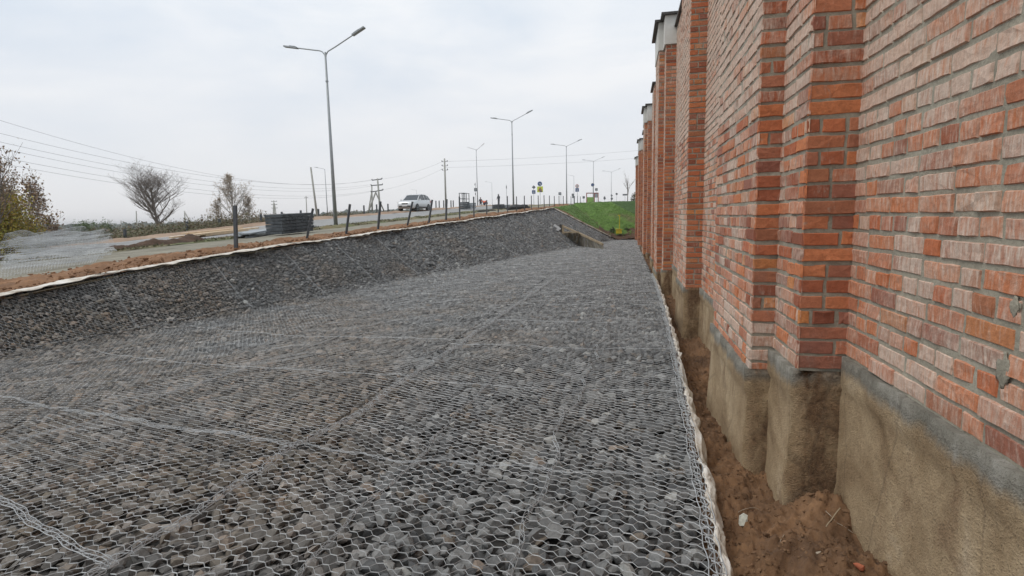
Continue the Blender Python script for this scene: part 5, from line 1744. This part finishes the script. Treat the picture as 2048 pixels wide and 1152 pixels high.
# ------------------------------------------------------------ plants
def leaves(name, P, size, mat, parent=None, elong=1.6, flat=0.0):
    P = np.asarray(P); n = len(P)
    R_ = rot_mats(n)
    s = size * RNG.uniform(.6, 1.3, n)
    q = np.array([[-.5, 0, 0], [0, -.5 / elong * 1.0, .04], [.5, 0, 0], [0, .5 / elong, .04]])
    V = np.einsum('nij,vj->nvi', R_, q) * s[:, None, None] + P[:, None, :]
    F = np.arange(n * 4).reshape(n, 4)
    return np_mesh(name, V.reshape(-1, 3), F, mat, parent)
def branch_tree(name, x, y, z, H, spread, seed, label, cat, bark, leafmat=None, nleaf=0, leafsize=.12, levels=4, trunk_r=.12, up_bias=.55, fork=.28, crown=(1, 1), lean=(0, 0), leaf_from=2, children=(3, 5), group=None, lead=.62, cone=0, first=2):
    rr = random.Random(seed)
    root = empty(name, (x, y, z), 0, label, cat, group)
    trunk, twigs = MB(), MB()
    tips = []
    def grow(p, d, L, r, lev):
        n = 5 if lev < 2 else 4
        pts = [p]; q = Vector(p); dd = Vector(d)
        for k in range(n):
            jt_ = .03 if lev == 0 else .12
            dd = (dd + Vector((rr.gauss(0, jt_), rr.gauss(0, jt_), rr.gauss(0, .05) + (.06 if lev > 0 else 0)))).normalized()
            q = q + dd * (L / n); pts.append(Vector(q))
        rads = [max(r * (1 - .55 * k / n), .004) for k in range(n + 1)]
        (trunk if lev == 0 else twigs).tube(pts, rads, 7 if lev < 2 else (4 if lev < 3 else 3), cap=False)
        if lev >= leaf_from:
            for k in range(1, n + 1): tips.append((pts[k], L))
        if lev < levels:
            nc = rr.randint(*children) + (first if lev == 0 else 0)
            for c in range(nc):
                t = (fork + (1 - fork) * (c + rr.random() * .8) / nc) if lev == 0 else rr.uniform(.25, 1.0)
                i = min(int(t * n), n - 1); f_ = t * n - i
                pp = pts[i].lerp(pts[i + 1], f_)
                a = rr.uniform(0, 2 * math.pi)
                side = Vector((math.cos(a) * crown[0], math.sin(a) * crown[1], 0))
                nd = (side * rr.uniform(.5, 1.0) * spread + dd * up_bias + Vector((0, 0, rr.uniform(.1, .5)))).normalized()
                ln = L * rr.uniform(.48, .72) * (1.15 - .5 * t if lev == 0 else 1)
                if cone and lev == 0: ln = L * cone * (1.1 - t) * rr.uniform(.8, 1.15) + .15
                if cone < 0 and lev == 0: ln = -L * cone * math.sin(math.pi * min(.97, .22 + .72 * (t - fork) / (1 - fork))) * rr.uniform(.85, 1.1)
                grow(pp, nd, ln, rads[i] * rr.uniform(.45, .65), lev + 1)
    grow(Vector((0, 0, -.1)), Vector((lean[0], lean[1], 1)).normalized(), H * lead, trunk_r, 0)
    trunk.build('trunk', M[bark], root, True)
    twigs.build('branches', M[bark], root)
    if leafmat:
        P = []
        for k in range(nleaf):
            tp, L = tips[rr.randrange(len(tips))]
            P.append((tp.x + rr.gauss(0, .05 + L * .12), tp.y + rr.gauss(0, .05 + L * .12), tp.z + rr.gauss(0, .05 + L * .1)))
        leaves('leaves', P, leafsize, M[leafmat], root)
    return root
def tree_at(px, py, pytop, dep):
    b = at(px, py, dep); z = min(gz(b[0], b[1]), b[2]) ; H = b[2] + (py - pytop) / 1100 * dep - z
    return b[0], b[1], z, H
x, y, z, H = tree_at(322, 482, 356, 58)
branch_tree('bare_tree', x, y, z, H * .98, 1.0, 19, 'round leafless tree standing alone right of the wire mesh heap', 'tree', 'bark', 'leaf_brown', 500, .09, levels=4, trunk_r=.17, up_bias=.40, fork=.24, children=(5, 6), first=15, lead=.86, cone=-.55)
x, y, z, H = tree_at(470, 460, 352, 56)
branch_tree('birch_tree', x, y, z, H * 1.0, .75, 12, 'slender birch with sparse pale withered leaves, left of the bundle stack', 'tree', 'birch', 'leaf_pale', 3400, .11, levels=2, trunk_r=.09, up_bias=.35, fork=.12, children=(5, 7), leaf_from=1, lead=.97, cone=.52, first=18)
x, y, z, H = tree_at(500, 455, 395, 57)
branch_tree('birch_tree', x, y, z, H * 1.0, .75, 22, 'shorter birch with pale leaves on the right of the slender birch', 'tree', 'birch', 'leaf_pale', 1300, .12, levels=2, trunk_r=.06, up_bias=.35, fork=.12, children=(4, 6), leaf_from=1, lead=.97, cone=.42, first=10)
x, y, z, H = tree_at(440, 460, 400, 57)
branch_tree('birch_tree', x, y, z, H * 1.0, .75, 23, 'low birch with pale leaves on the left of the slender birch', 'tree', 'birch', 'leaf_pale', 1200, .12, levels=2, trunk_r=.06, up_bias=.35, fork=.12, children=(4, 6), leaf_from=1, lead=.97, cone=.42, first=10)
x, y, z, H = tree_at(70, 530, 345, 22)
branch_tree('young_tree', x, y, z, H * 1.05, .55, 31, 'thin young tree with scattered withered leaves, right of the olive bush', 'tree', 'bark', 'leaf_brown', 1100, .11, levels=3, trunk_r=.045, up_bias=.7, fork=.18, children=(4, 6))
x, y, z, H = tree_at(35, 530, 350, 22)
branch_tree('young_tree', x, y, z, H * 1.0, .6, 33, 'thin withered tree rising out of the olive bush at the left edge', 'tree', 'bark', 'leaf_brown', 1200, .10, levels=3, trunk_r=.045, up_bias=.7, fork=.2, children=(4, 6))
x, y, z, H = tree_at(85, 528, 400, 21)
branch_tree('young_tree', x, y, z, H * .95, .9, 35, 'low spreading shoot with withered leaves leaning right over the far post', 'tree', 'bark', 'leaf_brown', 800, .11, levels=3, trunk_r=.03, up_bias=.55, fork=.15, lean=(.5, 0), children=(4, 5))
x, y, z, H = tree_at(2, 540, 280, 17)
branch_tree('poplar_tree', x, y, z, H * 1.0, .5, 37, 'tallest thin tree with scattered leaves, cut by the left edge of the view', 'tree', 'bark', 'leaf_brown', 1500, .08, levels=3, trunk_r=.07, up_bias=.7, fork=.2, children=(5, 7))
def bush(name, px, py, w_px, h_px, dep, n, mat, size, label, seed, stems=9, depth=1.0, cat='bush'):
    b = at(px, py, dep); x, y = b[0], b[1]; z = min(gz(x, y), b[2] + .3)
    s = dep / 1100; Wd, Hh = w_px * s, b[2] + h_px * s - z
    root = empty(name, (x, y, z), 0, label, cat)
    rs = np.random.default_rng(seed)
    mb = MB(); cs = []
    for k in range(stems):
        a = rs.uniform(0, 6.28); rad = rs.uniform(.1, .5) * Wd
        hh = Hh * rs.uniform(.55, 1.0)
        tip = Vector((math.cos(a) * rad, math.sin(a) * rad * depth, hh))
        pts = [Vector((tip.x * .2, tip.y * .2, -.05)), Vector((tip.x * .5, tip.y * .5, hh * .5)), tip]
        mb.tube(pts, [.022, .013, .005], 4, cap=False)
        for j in range(10):
            t = .12 + .88 * j / 9; cs.append((pts[0].lerp(pts[1], t * 2) if t < .5 else pts[1].lerp(pts[2], t * 2 - 1), .30 * Wd / 2 * (1.25 - t * .6)))
    mb.build('stems', M['bark'], root)
    ci = rs.integers(0, len(cs), n)
    C = np.array([cs[i][0][:] for i in ci]); Rr = np.array([cs[i][1] for i in ci])
    P = C + rs.standard_normal((n, 3)) * Rr[:, None] * .8
    P[:, 2] = np.abs(P[:, 2])
    leaves('leaves', P, size, M[mat], root)
    return root
bush('olive_bush', 18, 540, 100, 165, 19, 9000, 'leaf_olive', .085, 'dense olive and yellow bush at the left edge of the view', 3, 16)
bush('olive_bush', 62, 535, 70, 100, 20, 3600, 'leaf_olive', .08, 'lower olive bush with orange tips right of the dense one', 4, 10)
bush('olive_bush', 105, 512, 60, 40, 24, 1500, 'weeds', .09, 'small low green brown bush behind the wire mesh heap', 5, 8)
bush('green_bush', 170, 487, 50, 45, 40, 2600, 'leaf_green', .10, 'light green bush above the middle of the wire mesh heap', 6, 10)
bush('green_bush', 203, 484, 56, 42, 42, 2400, 'leaf_green', .10, 'light green bush just left of the pale thin poles', 7, 10)
bush('green_bush', 140, 494, 40, 26, 36, 1200, 'leaf_green', .10, 'small green bush left of the light green bushes', 8, 7)
bush('brown_bush', 300, 485, 60, 32, 50, 1800, 'weedsbrown', .11, 'brown undergrowth around the foot of the bare tree', 9, 8)
bush('brown_bush', 470, 470, 70, 42, 50, 2600, 'weedsbrown', .11, 'brown bush at the foot of the slender birch', 10, 9)
bush('brown_bush', 415, 474, 50, 26, 48, 1400, 'weedsbrown', .11, 'low brown bush left of the birch group', 13, 8)
bush('dark_bush', 1224, 474, 15, 18, 46.4, 500, 'leaf_green', .12, 'small dark bush left of the yellow box', 11, 6)
bush('dark_bush', 1254, 474, 12, 18, 46.4, 420, 'leaf_green', .12, 'small dark bush right of the yellow box', 12, 6)
b = at(1255, 406, 120)
branch_tree('thin_tree', b[0], b[1], min(gz(b[0], b[1]), b[2]), 7.6, .16, 41, 'thin bare tree standing close to the far end of the brick wall', 'tree', 'bark', None, 0, levels=3, trunk_r=.12, up_bias=.9, fork=.25)
bush('garden_tree', 1267, 408, 12, 26, 115, 700, 'weeds', .24, 'leafy bush partly hidden behind the far end of the brick wall', 14, 8)

# rough vegetation beyond the far fence, too dense to count
def weeds_band():
    n = 90000
    p = 29.3 + 26 * RNG.random(n) ** 1.7; q = -2 + 88 * RNG.random(n)
    hmax = (.85 + .4 * sn(p, q, .35, 1) + .35 * sn(p, q, 1.1, 2)) * np.clip((p - 29) / 2.5, .25, 1) * np.interp(q, [45, 62, 70], [1, .5, .25])
    hmax = np.clip(hmax, .12, 2.0)
    X, Y = xy(p, q); Z = terrain(X, Y) + hmax * RNG.random(n) ** .7
    ok = seen(X, Y, Z, 200)
    X, Y, Z = X[ok], Y[ok], Z[ok]
    h = RNG.random(len(X)) < np.clip(.45 + .5 * sn(X, Y, .25, 3), .1, .9)
    for k, mt in ((True, 'weeds'), (False, 'weedsbrown')):
        s = h == k
        o = leaves('undergrowth', np.stack([X, Y, Z], 1)[s], .17, M[mt], None, 2.2)
        tag(o, 'rough %s undergrowth on the slope beyond the road' % ('green' if k else 'brown'), 'undergrowth', kind='stuff')
weeds_band()
def grass_tufts():
    As, Bs = [], []
    # grass along the verge of the road
    n = 16000
    p = RNG.uniform(16.9, 18.6, n); q = -1 + 60 * RNG.random(n) ** 1.3
    dens = sn(p, q, 1.3, 4) > -.3
    p, q = p[dens], q[dens]
    X, Y = xy(p, q); Z = terrain(X, Y) + .03
    P = np.stack([X, Y, Z + .05 * RNG.random(len(X))], 1)
    o = leaves('grass_blades', P, .15, M['weeds'], None, 4)
    tag(o, 'short grass growing on the verge between path and road', 'grass', kind='stuff')
    n = 30000
    X = RNG.uniform(-7, 1.2, n); Y = RNG.uniform(42, 52, n)
    p, q = pq(X, Y)
    ok = (p < P1B) & (q > qend(p) + .3) & ((Y > YF + .5) | (p > 5.2))
    X, Y = X[ok], Y[ok]
    P = np.stack([X, Y, terrain(X, Y) + .06], 1)
    o = leaves('grass_blades', P, .08, mat_g, None, 3)
    tag(o, 'green grass growing on the bank behind the channel', 'grass', kind='stuff')
mat_g = mat_leaf('bank_grass_blades', [(.07, .15, .03), (.12, .24, .05), (.18, .30, .07), (.14, .15, .06)])
grass_tufts()

# distant belt of trees on the horizon at the left
def woods():
    V, F = ico(2)
    allV, allF = [], []
    k = 0
    for i in range(900):
        px = RNG.uniform(-250, 850)
        dep = RNG.uniform(330, 460)
        # skyline of the belt in the photograph
        ty = np.interp(px, [-250, 0, 100, 200, 300, 400, 500, 600, 700, 850], [450, 447, 447, 446, 445, 442, 435, 427, 421, 415]) + 1.0 + 4 * RNG.random() + 8 * (RNG.random() ** 2)
        c = at(px, ty, dep)
        gzv = T(c[0], c[1])
        r = RNG.uniform(2.6, 4.6)
        rad = 1 + .22 * np.sin(V[:, 0] * 4 + i) * np.sin(V[:, 1] * 5 + 2 * i) + .16 * RNG.standard_normal(len(V))
        v = V * rad[:, None] * np.array([r, r, r * .85]) + np.array([c[0], c[1], c[2] - r * .8])
        allV.append(v); allF.append(F + k); k += len(V)
        # foot of the crown down to the ground
        v = V * rad[:, None] * np.array([r * .8, r * .8, max(2.0, (c[2] - gzv) * .45)]) + np.array([c[0], c[1], (c[2] + gzv) / 2 - r * .5])
        allV.append(v); allF.append(F + k); k += len(V)
    o = np_mesh('far_woods', np.concatenate(allV), np.concatenate(allF), M['woods'])
    tag(o, 'distant belt of trees along the horizon behind the fields', 'woods', kind='stuff')
woods()

# ------------------------------------------------------------ people
def person(px, py, dep, height, pose, label, cloth, trouser, vest=None, rz=0.0):
    b = at(px, py, dep); x, y = b[0], b[1]; z = max(gz(x, y), b[2] - .3)
    root = empty('person', (x, y, z), rz, label, 'person')
    s = height / 1.75
    if pose == 'stand':
        J = dict(pel=(0, 0, .95), che=(0, .02, 1.30), nek=(0, .03, 1.48), hed=(0, .06, 1.60), top=(0, .05, 1.74),
                 shl=(-.19, .02, 1.42), ell=(-.27, .04, 1.14), wrl=(-.22, .22, .98), hal=(-.20, .30, .95), shr=(.19, .02, 1.42), elr=(.27, .03, 1.14), wrr=(.20, .20, 1.0), har=(.17, .28, .98),
                 hil=(-.10, 0, .90), knl=(-.12, .04, .50), anl=(-.13, 0, .09), tol=(-.14, .17, .04), hir=(.10, 0, .90), knr=(.12, .03, .50), anr=(.13, -.02, .09), tor=(.14, .15, .04))
    elif pose == 'bend':
        J = dict(pel=(0, -.18, .88), che=(0, .22, 1.08), nek=(0, .38, 1.16), hed=(0, .50, 1.17), top=(0, .62, 1.20),
                 shl=(-.19, .32, 1.10), ell=(-.22, .42, .84), wrl=(-.16, .50, .62), hal=(-.15, .53, .54), shr=(.19, .32, 1.10), elr=(.23, .40, .84), wrr=(.16, .50, .62), har=(.15, .53, .54),
                 hil=(-.11, -.16, .84), knl=(-.14, .02, .48), anl=(-.15, -.08, .09), tol=(-.15, .10, .04), hir=(.11, -.16, .84), knr=(.15, .04, .48), anr=(.16, -.04, .09), tor=(.16, .14, .04))
    else:
        J = dict(pel=(0, -.10, .42), che=(0, .12, .74), nek=(0, .20, .92), hed=(0, .27, 1.02), top=(0, .30, 1.15),
                 shl=(-.19, .16, .86), ell=(-.26, .30, .64), wrl=(-.18, .48, .58), hal=(-.16, .55, .54), shr=(.19, .16, .86), elr=(.26, .30, .64), wrr=(.18, .48, .58), har=(.16, .55, .54),
                 hil=(-.12, -.08, .38), knl=(-.18, .34, .50), anl=(-.17, .08, .09), tol=(-.18, .24, .04), hir=(.12, -.08, .38), knr=(.18, .34, .50), anr=(.17, .06, .09), tor=(.18, .22, .04))
    chains = [(['pel', 'che', 'nek', 'hed', 'top'], [.14, .16, .06, .10, .075]), (['che', 'shl', 'ell', 'wrl', 'hal'], [.14, .08, .055, .04, .035]), (['che', 'shr', 'elr', 'wrr', 'har'], [.14, .08, .055, .04, .035]),
              (['pel', 'hil', 'knl', 'anl', 'tol'], [.14, .10, .07, .05, .045]), (['pel', 'hir', 'knr', 'anr', 'tor'], [.14, .10, .07, .05, .045])]
    vs, es, rad = [], [], []
    idx = {}
    for names, rs_ in chains:
        prev_ = None
        for nm, r_ in zip(names, rs_):
            if nm not in idx:
                idx[nm] = len(vs); vs.append(tuple(c * s for c in J[nm])); rad.append(r_ * s)
            if prev_ is not None and (prev_, idx[nm]) not in es: es.append((prev_, idx[nm]))
            prev_ = idx[nm]
    # fingers and thumbs
    for hnd, wr_, sg in (('hal', 'wrl', -1), ('har', 'wrr', 1)):
        h = Vector(J[hnd]) * s; d = (h - Vector(J[wr_]) * s).normalized(); sd_ = d.cross(Vector((0, 0, 1))).normalized()
        for k, (off, ln) in enumerate(((-.028, .07), (-.010, .08), (.010, .075), (.028, .06), (.045 * sg, .045))):
            a = h + sd_ * off * s; b2 = a + (d + Vector((0, 0, -.3)) + (sd_ * .5 * sg if k == 4 else Vector((0, 0, 0)))).normalized() * ln * s
            i0 = len(vs); vs.append(tuple(a + d * .02 * s)); rad.append(.011 * s); vs.append(tuple(b2)); rad.append(.008 * s)
            es.append((idx[hnd], i0)); es.append((i0, i0 + 1))
    me = bpy.data.meshes.new('body')
    me.from_pydata(vs, es, [])
    o = bpy.data.objects.new('body', me); COL.objects.link(o); o.parent = root
    sk = o.modifiers.new('skin', 'SKIN')
    for i, r_ in enumerate(rad):
        me.skin_vertices[0].data[i].radius = (r_, r_)
        me.skin_vertices[0].data[i].use_root = (i == 0)
    sub = o.modifiers.new('sub', 'SUBSURF'); sub.levels = 1; sub.render_levels = 1
    dg = bpy.context.evaluated_depsgraph_get()
    m2 = bpy.data.meshes.new_from_object(o.evaluated_get(dg))
    o.modifiers.clear(); o.data = m2
    skin = M.get('skin') or M.setdefault('skin', simple('skin', (.45, .27, .2), .6))
    m2.materials.clear()
    for mt in (cloth, trouser, skin, M['black']): m2.materials.append(mt)
    pel = J['pel'][2] * s; hd = Vector(J['hed']) * s
    ha, hb = Vector(J['hal']) * s, Vector(J['har']) * s
    kn = [Vector(J[k_]) * s for k_ in ('knl', 'knr', 'hil', 'hir', 'anl', 'anr')]
    for f in m2.polygons:
        c = f.center
        body_top = min((c - Vector(J[k_]) * s).length for k_ in ('che', 'shl', 'shr', 'ell', 'elr', 'wrl', 'wrr', 'nek'))
        leg = min((c - k_).length for k_ in kn)
        if (c - hd).length < .14 * s or (c - Vector(J['top']) * s).length < .10 * s: f.material_index = 2
        elif min((c - ha).length, (c - hb).length) < .085 * s: f.material_index = 2
        elif c.z < .10 * s: f.material_index = 3
        elif leg < body_top: f.material_index = 1
        else: f.material_index = 0
        f.use_smooth = True
    # hat or hood
    top = (Vector(J['top']) * s); hed = Vector(J['hed']) * s
    V, F = ico(2)
    hv = V * np.array([.115, .125, .10]) * s + np.array((hed.lerp(top, .55))[:])
    keep = (V[F][:, :, 2].mean(1) > -.1)
    np_mesh('hat', hv, F[keep], M['black'] if vest is None else vest, root, True)
    # eyes, nose and mouth sit on the front of the head
    mb = MB()
    fd = (top - hed); fwd = Vector((0, 1, 0)) if pose != 'bend' else Vector((0, .6, -.8))
    mb.tube([hed + fwd * .105 * s, hed + fwd * .135 * s], [.018 * s, .01 * s], 6)
    mb.build('nose', skin, root)
    mb = MB()
    for k_ in (-1, 1): mb.tube([hed + Vector((k_ * .036, 0, .028)) * s + fwd * .095 * s, hed + Vector((k_ * .036, 0, .028)) * s + fwd * .108 * s], .012 * s, 6)
    mb.build('eyes', M['black'], root)
    mb = MB(); mb.beam(hed + Vector((-.03, 0, -.045)) * s + fwd * .10 * s, hed + Vector((.03, 0, -.045)) * s + fwd * .10 * s, .01, .012); mb.build('mouth', M['signred'], root)
    mb = MB()
    for k_ in (-1, 1): mb.tube([hed + Vector((k_ * .095, 0, .0)) * s, hed + Vector((k_ * .12, 0, .0)) * s], [.03 * s, .02 * s], 6)
    mb.build('ears', skin, root)
    if vest is not None:
        che = Vector(J['che']) * s; pe = Vector(J['pel']) * s
        mb = MB(); mb.tube([pe.lerp(che, .25), pe.lerp(che, .7), che.lerp(Vector(J['nek']) * s, .55)], [.185 * s, .20 * s, .15 * s], 12, cap=False)
        mb.build('work_vest', vest, root, True)
    return root
CL = {k: simple(k, c, .85) for k, c in dict(dark_jacket=(.03, .035, .05), grey_trousers=(.12, .14, .16), navy_trousers=(.035, .045, .08), orange_vest=(.75, .16, .08), grey_jacket=(.22, .25, .28)).items()}
person(961.5, 413.5, 88, 1.76, 'stand', 'standing worker in a dark jacket and dark cap, leftmost of the group by the lamp', CL['dark_jacket'], CL['navy_trousers'], None, math.radians(-165))
person(969, 413, 87.4, 1.70, 'bend', 'worker bending over beside the dark jacketed worker, in a red orange vest', CL['grey_jacket'], CL['navy_trousers'], CL['orange_vest'], math.radians(70))
person(973.2, 412.5, 88.6, 1.68, 'bend', 'rightmost worker of the group, stooping in grey clothes with a red orange vest', CL['dark_jacket'], CL['grey_trousers'], CL['orange_vest'], math.radians(100))
person(997.8, 413.5, 84, 1.74, 'stand', 'dark clothed person standing half hidden behind a thick post near the low bundle stack', CL['dark_jacket'], CL['navy_trousers'], None, math.radians(150))

# ------------------------------------------------------------ thin air between here and the horizon
def haze():
    g = np.array([v.co[:] for v in bpy.data.objects['ground'].data.vertices])
    lo, hi = g.min(0) - 5, g.max(0) + 5
    lo[2] = g[:, 2].min() - 1; hi[2] = 11.0
    mb = MB(); mb.box(tuple((lo + hi) / 2), tuple(hi - lo))
    m = bpy.data.materials.new('thin_haze'); m.use_nodes = True
    t = m.node_tree; t.nodes.clear()
    o_ = t.nodes.new('ShaderNodeOutputMaterial'); v = t.nodes.new('ShaderNodeVolumePrincipled')
    v.inputs['Density'].default_value = .0005
    v.inputs['Color'].default_value = (.95, .955, .975, 1)
    t.links.new(v.outputs[0], o_.inputs['Volume'])
    o = mb.build('haze', m); tag(o, kind='stuff', label='thin pale haze over the fields toward the horizon')
    return o
haze()
